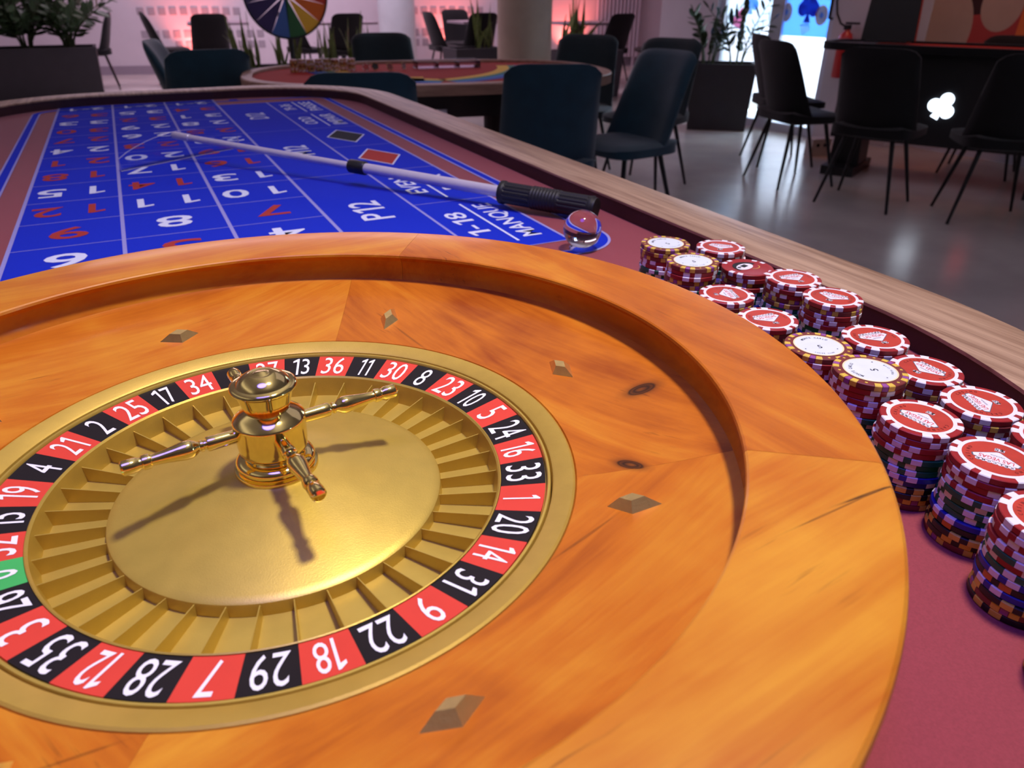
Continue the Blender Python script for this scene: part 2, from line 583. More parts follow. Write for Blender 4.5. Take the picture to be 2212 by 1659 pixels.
def text_geo(s, size=1.0, sx=1.0, bold=0.0):
    """verts, faces of a string centred on the origin, cap height about 0.7*size"""
    key = (s, bold)
    if key not in _txt and '1' in s:
        # the built-in figure 1 is a bare bar: draw it with a flag and set the other characters round it
        parts = []
        x = 0.0
        for run in s:
            if run == '1':
                b = bold
                vv = [Vector((x + 0.20 - b, 0, 0)), Vector((x + 0.30 + b, 0, 0)), Vector((x + 0.30 + b, 0.73, 0)), Vector((x + 0.225, 0.73, 0)), Vector((x + 0.20 - b, 0.60, 0)),
                      Vector((x + 0.02, 0.555 - b, 0)), Vector((x + 0.02, 0.635 + b, 0))]
                parts.append((vv, [(0, 1, 2, 3, 4), (4, 3, 6, 5)]))
                x += 0.42
            elif run == ' ':
                x += 0.28
            else:
                a, b_, w, h = text_geo(run, 1, 1, bold)
                base = 0.365 if run.isdigit() or run.isupper() else 0.28
                parts.append(([Vector((v.x + x + w / 2, v.y + base, 0)) for v in a], b_))
                x += w + 0.10
        vv, ff = [], []
        for a, b_ in parts:
            n0 = len(vv)
            vv += a
            ff += [tuple(i + n0 for i in q_) for q_ in b_]
        x0 = min(v.x for v in vv); x1 = max(v.x for v in vv)
        y0 = min(v.y for v in vv); y1 = max(v.y for v in vv)
        vv = [Vector((v.x - (x0 + x1) / 2, v.y - (y0 + y1) / 2, 0)) for v in vv]
        _txt[key] = (vv, ff, x1 - x0, y1 - y0)
    if key not in _txt:
        cu_ = bpy.data.curves.new('t', 'FONT')
        cu_.body = s
        cu_.size = 1.0
        cu_.offset = bold
        cu_.resolution_u = 3
        o = bpy.data.objects.new('t', cu_)
        C.objects.link(o)
        dg = bpy.context.evaluated_depsgraph_get()
        me = bpy.data.meshes.new_from_object(o.evaluated_get(dg))
        vv = [v.co.copy() for v in me.vertices]
        ff = [tuple(p.vertices) for p in me.polygons]
        bpy.data.objects.remove(o)
        bpy.data.curves.remove(cu_)
        bpy.data.meshes.remove(me)
        x0 = min(v.x for v in vv); x1 = max(v.x for v in vv)
        y0 = min(v.y for v in vv); y1 = max(v.y for v in vv)
        vv = [Vector((v.x - (x0 + x1) / 2, v.y - (y0 + y1) / 2, 0)) for v in vv]
        _txt[key] = (vv, ff, x1 - x0, y1 - y0)
    vv, ff, w, h = _txt[key]
    return [Vector((v.x * size * sx, v.y * size, 0)) for v in vv], ff, w * size * sx, h * size


def fit_text(s, width=None, height=None, bold=0.0):
    """text scaled to a width and/or cap height"""
    _, _, w, h = text_geo(s, 1, 1, bold)
    sy = height / h if height else width / w
    sx = (width / w) / sy if width else 1.0
    v, f, _, _ = text_geo(s, sy, sx, bold)
    return v, f


def arc_text(mb, s, rad, height, centre, mi=0, outward=True, spread=None, narrow=0.8, bold=0.01, z=0.0):
    """letters one by one along an arc"""
    step = spread or height * 1.05 / rad
    n = len(s)
    for k, ch in enumerate(s):
        if ch == ' ':
            continue
        a = centre + (-(k - (n - 1) / 2) if outward else (k - (n - 1) / 2)) * step
        _, _, w, h = text_geo(ch, 1, 1, bold)
        v, f, _, _ = text_geo(ch, height / 0.70, narrow, bold)
        mt_ = Matrix.Translation((rad * math.cos(a), rad * math.sin(a), z)) @ Matrix.Rotation(a + (-PI / 2 if outward else PI / 2), 4, 'Z')
        mb.add(v, f, mi, mt_)


# ------------------------------------------------------------------ room shell
st = lambda o: o.__setitem__('kind', 'structure')


def struct(name, mb, mats, **k):
    o = mb.build(name, mats, **k)
    o['kind'] = 'structure'
    return o


ROOM = [(-5.0, -5.0), (6.95, -5.0), (5.85, 6.75), (9.05, 6.75), (9.05, 11.1), (-5.0, 14.3)]
struct('floor', MB().prism(ROOM, -0.1, 0.0), 'floor')
struct('ceiling', MB().prism(ROOM, 3.2, 3.3), 'ceiling')


def wall(name, a, b, h=3.2, t=0.15, z0=0.0, mat='wall_white', side=1):
    a = Vector((*a, 0)); b = Vector((*b, 0))
    d = (b - a).normalized()
    n = Vector((-d.y, d.x, 0)) * t * side
    out = [(a.x, a.y), (b.x, b.y), (b.x + n.x, b.y + n.y), (a.x + n.x, a.y + n.y)]
    if side < 0:
        out.reverse()
    return struct(name, MB().prism(out, z0, z0 + h), mat)


BWA = Vector((-4.9, 14.09)); BWB = Vector((8.9, 10.90))       # inner face of the back wall
wall_back = wall('wall_back', BWA, BWB, side=1)
wall('wall_left', (-4.9, -4.9), (-4.9, 14.1), side=1)
wall('wall_front', (6.4, -4.9), (-4.9, -4.9), side=1)
WWA = Vector((5.14, 6.55)); WWD = (Vector((5.43, 3.72)) - WWA).normalized()   # inner face of the window wall


def ww(s, off=0.0):
    p = WWA + WWD * s + Vector((-WWD.y, WWD.x)) * off
    return (p.x, p.y)


# window wall: solid pier, window, door, solid wall
wall('wall_window_pier', ww(-0.12), ww(0.66), side=1)
wall('wall_right_pier', ww(1.97), ww(2.42), side=1)
wall('wall_right_step', ww(2.42, 0.15), ww(2.42, 0.55), side=-1)
wall('wall_right', ww(2.30, 0.40), ww(11.5, 0.40), side=1)
wall('wall_window_head', ww(0.66), ww(1.97), h=0.75, z0=2.45, side=1)
wall('wall_return', (8.9, 6.70), (WWA.x + 0.15, 6.70), side=-1)
wall('wall_far_right', (8.9, 6.7), (8.9, 11.0), side=-1)
# baseboards
d_b = (BWB - BWA).normalized()
nb = Vector((d_b.y, -d_b.x))
pa = BWA + nb * 0.015; pb = BWB + nb * 0.015
struct('baseboard_back', MB().prism([(pa.x, pa.y), (pb.x, pb.y), (BWB.x, BWB.y), (BWA.x, BWA.y)], 0.0, 0.12), 'skirting')
p0 = ww(2.45, 0.388); p1 = ww(11.3, 0.388); p2 = ww(11.3, 0.40); p3 = ww(2.45, 0.40)
struct('baseboard_right', MB().prism([p0, p1, p2, p3][::-1], 0.0, 0.09), 'frame_white')
# ground outdoors
struct('floor_outdoors', MB().box(14.3, 0.8, -0.16, 18.0, 11.8, 0.1), 'ground')

# window and door frames
winang = math.atan2(WWD.y, WWD.x)


def wframe(name, s0, s1, z0, z1, door=False):
    p = ww((s0 + s1) / 2, 0.07)
    w = s1 - s0
    o = bpy.data.objects.new(name, None)
    o.location = (p[0], p[1], z0)
    o.rotation_euler = (0, 0, winang)
    o['kind'] = 'structure'
    link(o)
    t = 0.07
    h = z1 - z0
    for nm, bx in (('stile', (-w / 2 + t / 2, 0, h / 2, t, 0.07, h)), ('stile', (w / 2 - t / 2, 0, h / 2, t, 0.07, h)),
                   ('head_rail', (0, 0, h - t / 2, w - 2 * t, 0.07, t)), ('bottom_rail', (0, 0, t / 2, w - 2 * t, 0.07, t))):
        MB().box(*bx).build(nm, 'frame_white', o)
    MB().box(0, 0, h / 2, w - 2 * t, 0.012, h - 2 * t).build('pane', 'pane', o)
    if door:
        MB().tube([(w / 2 - 0.035, -0.05, 0.95), (w / 2 - 0.035, -0.085, 0.95), (w / 2 - 0.035, -0.085, 1.35), (w / 2 - 0.035, -0.05, 1.35)], 0.012, 8).build('door_handle', 'leg_metal', o)
    return o


win = wframe('window_1', 0.66, 1.35, 0.0, 2.45)
door = wframe('door_1', 1.35, 1.97, 0.0, 2.45, door=True)

# square acoustic pattern sunk into the back wall (grey squares in groups)
sq = mesh_data('wall_square', [(-.05, 0, -.05), (.05, 0, -.05), (.05, 0, .05), (-.05, 0, .05),
                               (-.045, -.006, -.045), (.045, -.006, -.045), (.045, -.006, .045), (-.045, -.006, .045)],
               [(0, 1, 5, 4), (1, 2, 6, 5), (2, 3, 7, 6), (3, 0, 4, 7), (4, 5, 6, 7)], 'wall_tile')
bang = math.atan2(d_b.y, d_b.x)


def wall_squares(x0, cols, zs):
    for r_, z in enumerate(zs):
        for c in range(cols):
            if (c * 7 + r_ * 5) % 11 == 3:
                continue
            s = (x0 + c * 0.145 - BWA.x) / d_b.x
            p = BWA + d_b * s - Vector((-nb.x, -nb.y)) * 0.001
            obj('wall_square', sq, wall_back, (p.x, p.y, z), (0, 0, bang))


wall_squares(0.40, 12, (0.40, 0.545, 0.85))
wall_squares(4.3, 8, (0.40, 0.545, 0.85))

# ------------------------------------------------------------------ roulette wheel
wheel = thing('roulette', 'wooden roulette wheel with brass rotor and red and black number ring', 'roulette wheel', (0, 0, FELT))
ZR = ZO - FELT           # number-ring plane in the wheel's own frame
U = 0.1231


def grain_attr(me, ang, off, tone):
    me.attributes.new('grain', 'FLOAT_VECTOR', 'POINT')
    me.attributes.new('tone', 'FLOAT', 'POINT')
    a, b = me.attributes['grain'], me.attributes['tone']
    ca, sa = math.cos(-ang), math.sin(-ang)
    for k, v in enumerate(me.vertices):
        x, y, z = v.co
        a.data[k].vector = (x * ca - y * sa + off[0], x * sa + y * ca + off[1], z + off[2])
        b.data[k].value = tone
    return me


rim_prof = [(0.236, 0.0), (0.247, 0.012), (0.2530, 0.060), (0.2546, 0.076), (0.2547, 0.0815), (0.2541, 0.0837), (0.2528, 0.0848), (0.2505, 0.0851),
            (0.2050, 0.0848), (0.2034, 0.0846), (0.2026, 0.0840), (0.2023, 0.0826), (0.2036, 0.0818), (0.2058, 0.0792), (0.2068, 0.0745), (0.2063, 0.0700), (0.2046, 0.0665), (0.2052, 0.058), (0.2052, 0.0)]
JR = (54.9, -36.8, -127.0, -216.5, -305.1)
for k in range(4):
    a1, a0 = R(JR[k]), R(JR[k + 1])
    mb = MB().lathe(rim_prof, 64, a0 + 0.0004, a1 - 0.0004, caps=True)
    # close underside
    me = mb.data('rim_segment', 'rim_wood', True, 28)
    grain_attr(me, (a0 + a1) / 2 + PI / 2, (0.37 * k, 1.3 * k, 0.2), (-0.03, 0.075, 0.0, 0.035)[k])
    obj('rim_segment', me, wheel)
JB = (64.8, -29.0, -116.0, -206.0, -295.2)
bowl_prof = [(0.2056, 0.0672), (0.2043, 0.0662), (0.2000, 0.0650), (0.175, 0.0580), (0.150, 0.0523), (0.1372, 0.0499), (0.1366, 0.0485)]
for k in range(4):
    a1, a0 = R(JB[k]), R(JB[k + 1])
    me = MB().lathe(bowl_prof, 64, a0 + 0.0002, a1 - 0.0002).data('bowl_segment', 'bowl_wood', True, 40)
    grain_attr(me, (a0 + a1) / 2 + PI / 2 + (0.0, 0.0, 0.1, -0.05)[k], (0.5 + 0.41 * k, 0.9 * k, 0.6), (-0.075, 0.01, -0.02, 0.02)[k])
    obj('bowl_segment', me, wheel)
# fixed brass ring round the rotor
MB().lathe([(0.1368, 0.0480), (0.1364, 0.0497), (0.1354, 0.0503), (0.1276, 0.0479), (0.1266, 0.0472), (0.1262, 0.0460), (0.1261, 0.036)], 160).build('outer_ring', 'gold_satin', wheel, smooth=True, angle=35)
# rotor: lip, pocket wall, pocket floor, domed cone in one casting
z = ZR
rotor = MB().lathe([(0.1257, z - 0.010), (0.1257, z + 0.0004), (0.1253, z + 0.0011), (0.1243, z + 0.0011), (0.1238, z + 0.0004), (0.1236, z - 0.0018),
                    (0.1024, z - 0.0050), (0.1026, z - 0.0024), (0.1021, z - 0.0021), (0.1012, z - 0.0030), (0.0992, z - 0.0137), (0.0745, z - 0.0139), (0.0742, z - 0.0095),
                    (0.0738, z - 0.0082), (0.0728, z - 0.0075), (0.0700, z - 0.0067), (0.055, z - 0.0030), (0.035, z + 0.0016), (0.015, z + 0.0058), (0.0, z + 0.0062)], 160)
rotor.build('rotor', 'gold_rotor', wheel, smooth=True, angle=32)
SEQ = [0, 32, 15, 19, 4, 21, 2, 25, 17, 34, 6, 27, 13, 36, 11, 30, 8, 23, 10, 5, 24, 16, 33, 1, 20, 14, 31, 9, 22, 18, 29, 7, 28, 12, 35, 3, 26]
PH = 3.3130
SL = math.atan2(0.0027, 0.0203)
# one tile shape shared by all sectors, one mesh per colour
half = PI / 37 * 0.997
tile_v, tile_f = [], []
NS = 6
for j in range(NS + 1):
    a = -half + 2 * half * j / NS
    for r_, zz in ((0.1028, -0.0027), (0.1231, 0.0), (0.1231, -0.0016), (0.1028, -0.0043)):
        tile_v.append((r_ * math.cos(a), r_ * math.sin(a), zz))
for j in range(NS):
    p, q_ = j * 4, j * 4 + 4
    for i in range(4):
        tile_f.append((p + i, p + (i + 1) % 4, q_ + (i + 1) % 4, q_ + i))
tile_f += [(0, 3, 2, 1), (NS * 4, NS * 4 + 1, NS * 4 + 2, NS * 4 + 3)]
tiles = {c: mesh_data('number_tile', tile_v, tile_f, c) for c in ('tile_red', 'tile_black', 'tile_green')}
for me in tiles.values():
    fix_normals(me)
fret_me = MB().add([(0.0741, -.0005, -.0139), (0.0741, .0005, -.0139), (0.0994, .0006, -.0139), (0.0994, -.0006, -.0139),
                    (0.0741, -.00022, -.0086), (0.0741, .00022, -.0086), (0.1008, .00025, -.0058), (0.1008, -.00025, -.0058)],
                   [(0, 1, 5, 4), (1, 2, 6, 5), (2, 3, 7, 6), (3, 0, 4, 7), (4, 5, 6, 7)]).data('pocket_fret', 'gold_rotor')
for k, n in enumerate(SEQ):
    a = PH - k * 2 * PI / 37
    col = 'tile_green' if n == 0 else ('tile_black' if k % 2 == 0 else 'tile_red')
    t_ = obj('number_tile', tiles[col], wheel, (0, 0, ZR), (0, 0, a))
    s = str(n)
    v, f = fit_text(s, width={1: 0.0026, 11: 0.0072}.get(n, 0.0058 if len(s) == 1 else (0.0098 if '1' in s else 0.0127)), height=0.0168, bold=0.0)
    mt_ = Matrix.Translation((0.11315, 0, -0.00135 + 0.00022)) @ Matrix.Rotation(-SL, 4, 'Y') @ Matrix.Rotation(-PI / 2, 4, 'Z')
    MB().add(v, f, 0, mt_).build('numeral', 'print_white', t_)
    obj('pocket_fret', fret_me, wheel, (0, 0, ZR), (0, 0, a - PI / 37))
# turret
tp = [(0, .4335), (.018, .433), (.026, .4285), (.031, .427), (.037, .429), (.044, .4285), (.062, .4215), (.078, .411), (.088, .4), (.092, .3935), (.097, .392), (.106, .3925),
      (.113, .388), (.1155, .381), (.113, .374), (.105, .368), (.099, .364), (.096, .352), (.087, .318), (.078, .292), (.076, .287), (.079, .2845), (.100, .272), (.124, .255), (.1275, .250), (.1275, .244),
      (.126, .200), (.1235, .150), (.120, .124), (.113, .116), (.104, .112), (.101, .106), (.106, .100), (.124, .097), (.137, .090), (.1425, .080), (.141, .070), (.132, .063), (.130, .058), (.148, .055),
      (.150, .051), (.150, .040), (.156, .038), (.157, .030), (.164, .028), (.165, .015)]
turret = MB().lathe([(r_ * U, zz * U + ZR) for r_, zz in tp], 72).build('turret', 'gold_polished', wheel, smooth=True, angle=38)
hp = [(.11, .018), (.125, .0185), (.19, .0195), (.215, .0205), (.222, .019), (.225, .0135), (.232, .013), (.235, .0165), (.243, .0165), (.246, .013), (.252, .014), (.262, .021), (.278, .0255), (.295, .0255),
      (.32, .0225), (.36, .0175), (.395, .0150), (.402, .0155), (.405, .0195), (.415, .0205), (.428, .0195), (.432, .0165), (.440, .0165), (.446, .0195), (.475, .0205), (.490, .0195), (.496, .015), (.497, 0.0)]
hm = MB().lathe([(r_ * U * 1.32, x * U) for x, r_ in hp], 24, mat=Matrix.Rotation(PI / 2, 4, 'Y')).data('turret_handle', 'gold_polished', True, 38)
fix_normals(hm)
for k in range(4):
    obj('turret_handle', hm, turret, (0, 0, 0.212 * U + ZR), (0, 0, R(187.3 - 90 * k)))
# diamond deflectors on the bowl
dv = [(-.0118, 0, 0), (0, -.0062, 0), (.0118, 0, 0), (0, .0062, 0), (-.0052, .0, .0046), (0, -.0027, .0046), (.0052, 0, .0046), (0, .0027, .0046)]
dm = mesh_data('deflector', dv, [(0, 1, 5, 4), (1, 2, 6, 5), (2, 3, 7, 6), (3, 0, 4, 7), (4, 5, 6, 7)], 'deflector_brass')
bs = math.atan2(0.0650 - 0.0523, 0.05)
for k in range(8):
    a = R(98.3 - 45.4 * k + (1.9, 0.9, -0.4, -0.5, 1.0, 0.2, 0, 0)[k])
    r_ = 1.315 * U
    zz = 0.0523 + (r_ - 0.150) * math.tan(bs) * 0.92
    o = obj('deflector', dm, wheel)
    o.matrix_local = Matrix.Translation((r_ * math.cos(a), r_ * math.sin(a), zz - 0.0003)) @ Matrix.Rotation(a, 4, 'Z') @ Matrix.Rotation(-bs, 4, 'Y') @ Matrix.Rotation(PI / 2 if k % 2 == 0 else 0, 4, 'Z')

# ------------------------------------------------------------------ roulette table
XL, XR, Y1, Y0 = -0.32, 0.478, 1.51, 0.08
RF = 0.25
RN = (XR - XL) / 2


def table_outline(o=0.0, n=24):
    """inner felt outline grown by o: half-round near end, rounded far corners"""
    pts = []
    cx = (XL + XR) / 2
    for k in range(2 * n + 1):
        a = PI + PI * k / (2 * n)
        pts.append((cx + (RN + o) * math.cos(a), Y0 + (RN + o) * math.sin(a)))
    for (px, a0) in ((XR - RF, 0.0), (XL + RF, PI / 2)):
        for k in range(n + 1):
            a = a0 + PI / 2 * k / n
            pts.append((px + (RF + o) * math.cos(a), Y1 + (RF + o) * math.sin(a)))
    return pts


table = thing('roulette_table', 'long roulette table with burgundy felt, blue printed layout and oak rail', 'gaming table', (0, 0, 0))
RAILZ = FELT + 0.0213
ol = table_outline(0.004)
MB().prism(ol, FELT - 0.02, FELT).build('felt_surface', 'felt', table)


def ring_loft(loops):
    """loops: list of (outline, z); quads between successive loops"""
    n = len(loops[0][0])
    v = [(x, y, zz) for l, zz in loops for x, y in l]
    f = []
    for k in range(len(loops) - 1):
        for j in range(n):
            f.append((k * n + j, k * n + (j + 1) % n, (k + 1) * n + (j + 1) % n, (k + 1) * n + j))
    return v, f


v, f = ring_loft([(table_outline(0.0), FELT - 0.003), (table_outline(0.0), RAILZ - 0.0035), (table_outline(0.006), RAILZ - 0.0035), (table_outline(0.006), FELT - 0.003)])
mesh_o = obj('rail_inner_wall', fix_normals(mesh_data('rail_inner_wall', v, f, 'rail_wall')), table)
v, f = ring_loft([(table_outline(-0.001), RAILZ - 0.0035), (table_outline(-0.001), RAILZ - 0.0008), (table_outline(0.0008), RAILZ), (table_outline(0.066), RAILZ), (table_outline(0.0688), RAILZ - 0.001), (table_outline(0.070), RAILZ - 0.004),
                  (table_outline(0.070), RAILZ - 0.03), (table_outline(0.004), RAILZ - 0.03), (table_outline(0.004), RAILZ - 0.0035)])
obj('rail', fix_normals(mesh_data('rail', v, f, 'rail_oak', None, True, 30)), table)
v, f = ring_loft([(table_outline(0.055), RAILZ - 0.03), (table_outline(0.055), RAILZ - 0.19), (table_outline(0.035), RAILZ - 0.19), (table_outline(0.035), RAILZ - 0.03)])
obj('apron', fix_normals(mesh_data('apron', v, f, 'apron')), table)
for (lx, ly) in ((-0.18, 0.12), (0.34, 0.12), (-0.18, 1.5), (0.34, 1.5)):
    MB().prism([(lx - .04, ly - .04), (lx + .04, ly - .04), (lx + .04, ly + .04), (lx - .04, ly + .04)], 0, FELT - 0.02).build('table_leg', 'apron', table)

# printed layout
CX = [-0.172, -0.0625, 0.0493, 0.159, 0.2705, 0.379]
RY = [0.3815 + 0.1055 * k for k in range(14)]
PZ = FELT + 0.0003


def flat(name, polys, mat, parent, z):
    mb = MB()
    for p in polys:
        mb.add([(x, y, z) for x, y in p], [tuple(range(len(p)))])
    return mb.build(name, mat, parent)


def rect(x0, y0, x1, y1):
    return [(x0, y0), (x1, y0), (x1, y1), (x0, y1)]


field = flat('layout_field', [rect(CX[0], RY[0], CX[3], RY[13]), rect(CX[3], RY[0], CX[5], RY[12]),
                              [(CX[0], RY[0]), (CX[0] + .03, RY[0] - .0900), (CX[3] - .03, RY[0] - .09), (CX[3], RY[0])]], 'layout_blue', table, PZ)
# racetrack band
def band(x0, x1, y0, y1, r_, w, n=14):
    out, inn = [], []
    for (px, py, a0) in ((x1 - r_, y0 + r_, -PI / 2), (x1 - r_, y1 - r_, 0), (x0 + r_, y1 - r_, PI / 2), (x0 + r_, y0 + r_, PI)):
        for k in range(n + 1):
            a = a0 + PI / 2 * k / n
            out.append((px + r_ * math.cos(a), py + r_ * math.sin(a)))
            inn.append((px + (r_ - w) * math.cos(a), py + (r_ - w) * math.sin(a)))
    m_ = len(out)
    return [[out[k], out[(k + 1) % m_], inn[(k + 1) % m_], inn[k]] for k in range(m_)]


B = (-0.2205, 0.4285, 0.333, 1.7150)
flat('track_band', band(B[0], B[1], B[2], B[3], 0.06, 0.0165), 'layout_blue', table, PZ)
flat('track_line', band(B[0], B[1], B[2], B[3], 0.06, 0.0030), 'layout_line', table, PZ + 0.0002)
flat('track_line', band(B[0] + .0135, B[1] - .0135, B[2] + .0135, B[3] - .0135, 0.0465, 0.0030), 'layout_line', table, PZ + 0.0002)
# grid lines
lw, lt = 0.0042, 0.0014
vl = [rect(CX[0] - lw / 2, RY[0], CX[0] + lw / 2, RY[13]), rect(CX[3] - lw / 2, RY[0], CX[3] + lw / 2, RY[13])]
vl += [rect(CX[k] - lw / 2, RY[0], CX[k] + lw / 2, RY[13]) for k in (1, 2)]
vl += [rect(CX[k] - lw / 2 * 0.8, RY[0], CX[k] + lw / 2 * 0.8, RY[12]) for k in (4, 5)]
flat('long_line', vl, 'layout_line', table, PZ + 0.0002)
hl = [rect(CX[0], RY[k] - lt / 2, CX[3], RY[k] + lt / 2) for k in range(0, 14)]
hl += [rect(CX[3], RY[k] - lt / 2, CX[5], RY[k] + lt / 2) for k in (0, 12)]
hl += [rect(CX[3], RY[k] - lt / 2, CX[4], RY[k] + lt / 2) for k in (4, 8)]
hl += [rect(CX[4], RY[k] - lt / 2, CX[5], RY[k] + lt / 2) for k in (2, 4, 6, 8, 10)]
flat('cross_line', hl, 'layout_line', table, PZ + 0.00015)
REDS = {1, 3, 5, 7, 9, 12, 14, 16, 18, 19, 21, 23, 25, 27, 30, 32, 34, 36}
TZ = PZ + 0.00035


def printed(name, s, x, y, rot, width, height, mat, bold=0.012):
    v, f = fit_text(s, width, height, bold)
    MB().add(v, f).build(name, mat, table, (x, y, TZ), (0, 0, rot))


def digits(s, x, y, mat):
    # wide-set figures, readable from the far end of the table
    if len(s) == 1:
        printed('layout_numeral', s, x, y, PI, 0.040 if s != '1' else 0.019, 0.048, mat)
    else:
        for k, ch in enumerate(s):
            printed('layout_numeral', ch, x - (k - 0.5) * 0.055, y, PI, 0.019 if ch == '1' else 0.034, 0.046, mat)


for r_ in range(12):
    for c in range(3):
        n = 3 * r_ + (3 - c)
        digits(str(n), (CX[c] + CX[c + 1]) / 2, (RY[r_] + RY[r_ + 1]) / 2, 'layout_red' if n in REDS else 'layout_white')
for c in range(3):
    for k, ch in enumerate('2-1'):
        printed('layout_numeral', ch, (CX[c] + CX[c + 1]) / 2 - (k - 1) * 0.024, (RY[12] + RY[13]) / 2, PI, 0.014 if ch != '2' else 0.026, 0.036 if ch != '-' else 0.005, 'layout_white')
printed('layout_numeral', '0', (CX[0] + CX[3]) / 2, RY[0] - 0.045, PI, 0.034, 0.044, 'layout_white')
for k, s in enumerate(('P12', 'M12', 'D12')):
    printed('layout_lettering', s, (CX[3] + CX[4]) / 2, RY[4 * k + 2] , PI / 2, 0.088, 0.040, 'layout_white')
outside = [('MANQUE', '1-18'), ('PAIR', 'EVEN'), None, None, ('IMPAIR', 'ODD'), ('PASSE', '19-36')]
for k, e in enumerate(outside):
    yc = RY[2 * k + 1]
    xc = (CX[4] + CX[5]) / 2
    if e:
        printed('layout_lettering', e[0], xc + 0.027, yc, PI / 2, 0.150 if len(e[0]) > 4 else 0.095, 0.028, 'layout_white')
        printed('layout_lettering', e[1], xc - 0.024, yc, PI / 2, 0.100, 0.026, 'layout_white')
        flat('divider_line', [rect(xc + 0.0, yc - 0.085, xc + 0.003, yc + 0.085)], 'layout_white', table, TZ)
    else:
        dx, dy = 0.036, 0.072
        p = [(xc - dx, yc), (xc, yc - dy), (xc + dx, yc), (xc, yc + dy)]
        flat('diamond_border', [p], 'layout_white', table, TZ)
        dx -= 0.003; dy -= 0.006
        p = [(xc - dx, yc), (xc, yc - dy), (xc + dx, yc), (xc, yc + dy)]
        flat('diamond_fill', [p], 'layout_red' if k == 2 else 'layout_black', table, TZ + 0.0001)
flat('end_mark', [rect(0.195, 1.715, 0.215, 1.735)], 'layout_blue', table, TZ)

# ------------------------------------------------------------------ poker chips
CRAD, CTH = 0.0200, 0.0035
NSEG = 96


def chip_body(col, rounding=0.0004):
    e = rounding
    return MB().lathe([(0.0, 0.0), (CRAD - e, 0.0), (CRAD, e), (CRAD, CTH - e), (CRAD - e, CTH), (0.0162, CTH), (0.0158, CTH - 0.0001), (0.0, CTH - 0.0001)], 48).data('poker_chip', col, True, 25)


def chip_inserts(spans, mats, idx):
    """edge spots: blocks a hair proud of rim and faces; spans = (centre deg, width deg)"""
    mb = MB()
    for (c, w), mi in zip(spans, idx):
        a0, a1 = R(c - w / 2), R(c + w / 2)
        p = 0.00006
        mb.lathe([(0.0166, CTH + p), (CRAD - 0.0004, CTH + p), (CRAD + p, CTH - 0.0004), (CRAD + p, 0.0004), (CRAD - 0.0004, -p * 0.5)], 4, a0, a1, mi)
    return fix_normals(mb.data('edge_spots', mats, True, 25))


def pairs(n, sep, w, off=0.0):
    out = []
    for k in range(n):
        out += [(k * 360 / n + off - sep / 2, w), (k * 360 / n + off + sep / 2, w)]
    return out


sp_v = pairs(5, 25, 14.5)
body_red = chip_body('chip_red')
KIND = {
    'R': (body_red, chip_inserts(sp_v, ['chip_white'], [0] * 10)),
    'C': (body_red, chip_inserts(pairs(4, 22, 13), ['chip_white'], [0] * 8)),
    'G': (chip_body('chip_green'), chip_inserts(sp_v, ['chip_white'], [0] * 10)),
    'B': (chip_body('chip_blue'), chip_inserts(sp_v, ['chip_white'], [0] * 10)),
    'K': (chip_body('chip_black'), chip_inserts(sp_v, ['chip_yellow'], [0] * 10)),
    'O': (chip_body('chip_black'), chip_inserts(sp_v, ['chip_orange'], [0] * 10)),
}
yl = []
yi = []
for k in range(6):
    yl += [(k * 60 - 11, 11), (k * 60, 9), (k * 60 + 11, 11)]
    yi += [0, 1, 0]
KIND['Y'] = (chip_body('chip_brown'), chip_inserts(yl, ['chip_yellow', 'chip_purple'], yi))
KSHORT = {'R': 'red-and-white chip', 'C': 'red picture chip', 'G': 'green-and-white chip', 'B': 'blue-and-white chip', 'K': 'black-and-yellow chip', 'O': 'black-and-orange chip', 'Y': 'brown-and-yellow chip'}
KNAME = {'R': 'red chip with white edge spots', 'C': 'red chip with a playing-card picture', 'G': 'green chip with white edge spots', 'B': 'blue chip with white edge spots',
         'K': 'black chip with yellow edge spots', 'O': 'black chip with orange edge spots', 'Y': 'brown chip with yellow edge spots'}


def disc(r_, n=40, sx=1.0, sy=1.0, cx=0.0, cy=0.0):
    return [(cx + sx * r_ * math.cos(2 * PI * k / n), cy + sy * r_ * math.sin(2 * PI * k / n)) for k in range(n)]


def poly_data(name, polys, mats, z, idx=None):
    mb = MB()
    for k, p in enumerate(polys):
        zz = z if not isinstance(z, (list, tuple)) else z[k]
        mb.add([(x, y, zz) for x, y in p], [tuple(range(len(p)))], idx[k] if idx else 0)
    return mb.data(name, mats)


Zt = CTH
ann = lambda r0, r1, n=56: [[(r0 * math.cos(2 * PI * k / n), r0 * math.sin(2 * PI * k / n)), (r1 * math.cos(2 * PI * k / n), r1 * math.sin(2 * PI * k / n)),
                             (r1 * math.cos(2 * PI * (k + 1) / n), r1 * math.sin(2 * PI * (k + 1) / n)), (r0 * math.cos(2 * PI * (k + 1) / n), r0 * math.sin(2 * PI * (k + 1) / n))] for k in range(n)]
# red chip face: white ring, red inlay, neon-sign emblem, dollar value, CASINO twice
white_ring = poly_data('white_ring', ann(0.0149, 0.0168), 'chip_white', Zt + 0.00012)
red_inlay = poly_data('inlay', [disc(0.0150)], 'inlay_red', Zt + 0.00006)
SG = 1.22
sign = [(-.0082, .0012), (-.0076, .0030), (-.0060, .0034), (.0060, .0034), (.0076, .0030), (.0082, .0012), (.0006, -.0044), (0, -.0046), (-.0006, -.0044)]
grow = lambda p, k: [(x * k, y * k - 0.0002 * (k - 1)) for x, y in p]
sign = grow(sign, SG)
sign_me = poly_data('sign_emblem', [grow(sign, 1.07), sign] + [disc(0.00108 * SG, 16, cx=(k - 3) * 0.00195 * SG, cy=0.0045 * SG) for k in range(7)],
                    ['ink_grey', 'chip_white'], [Zt + 0.00012, Zt + 0.00016] + [Zt + 0.0002] * 7, [0, 1] + [1] * 7)
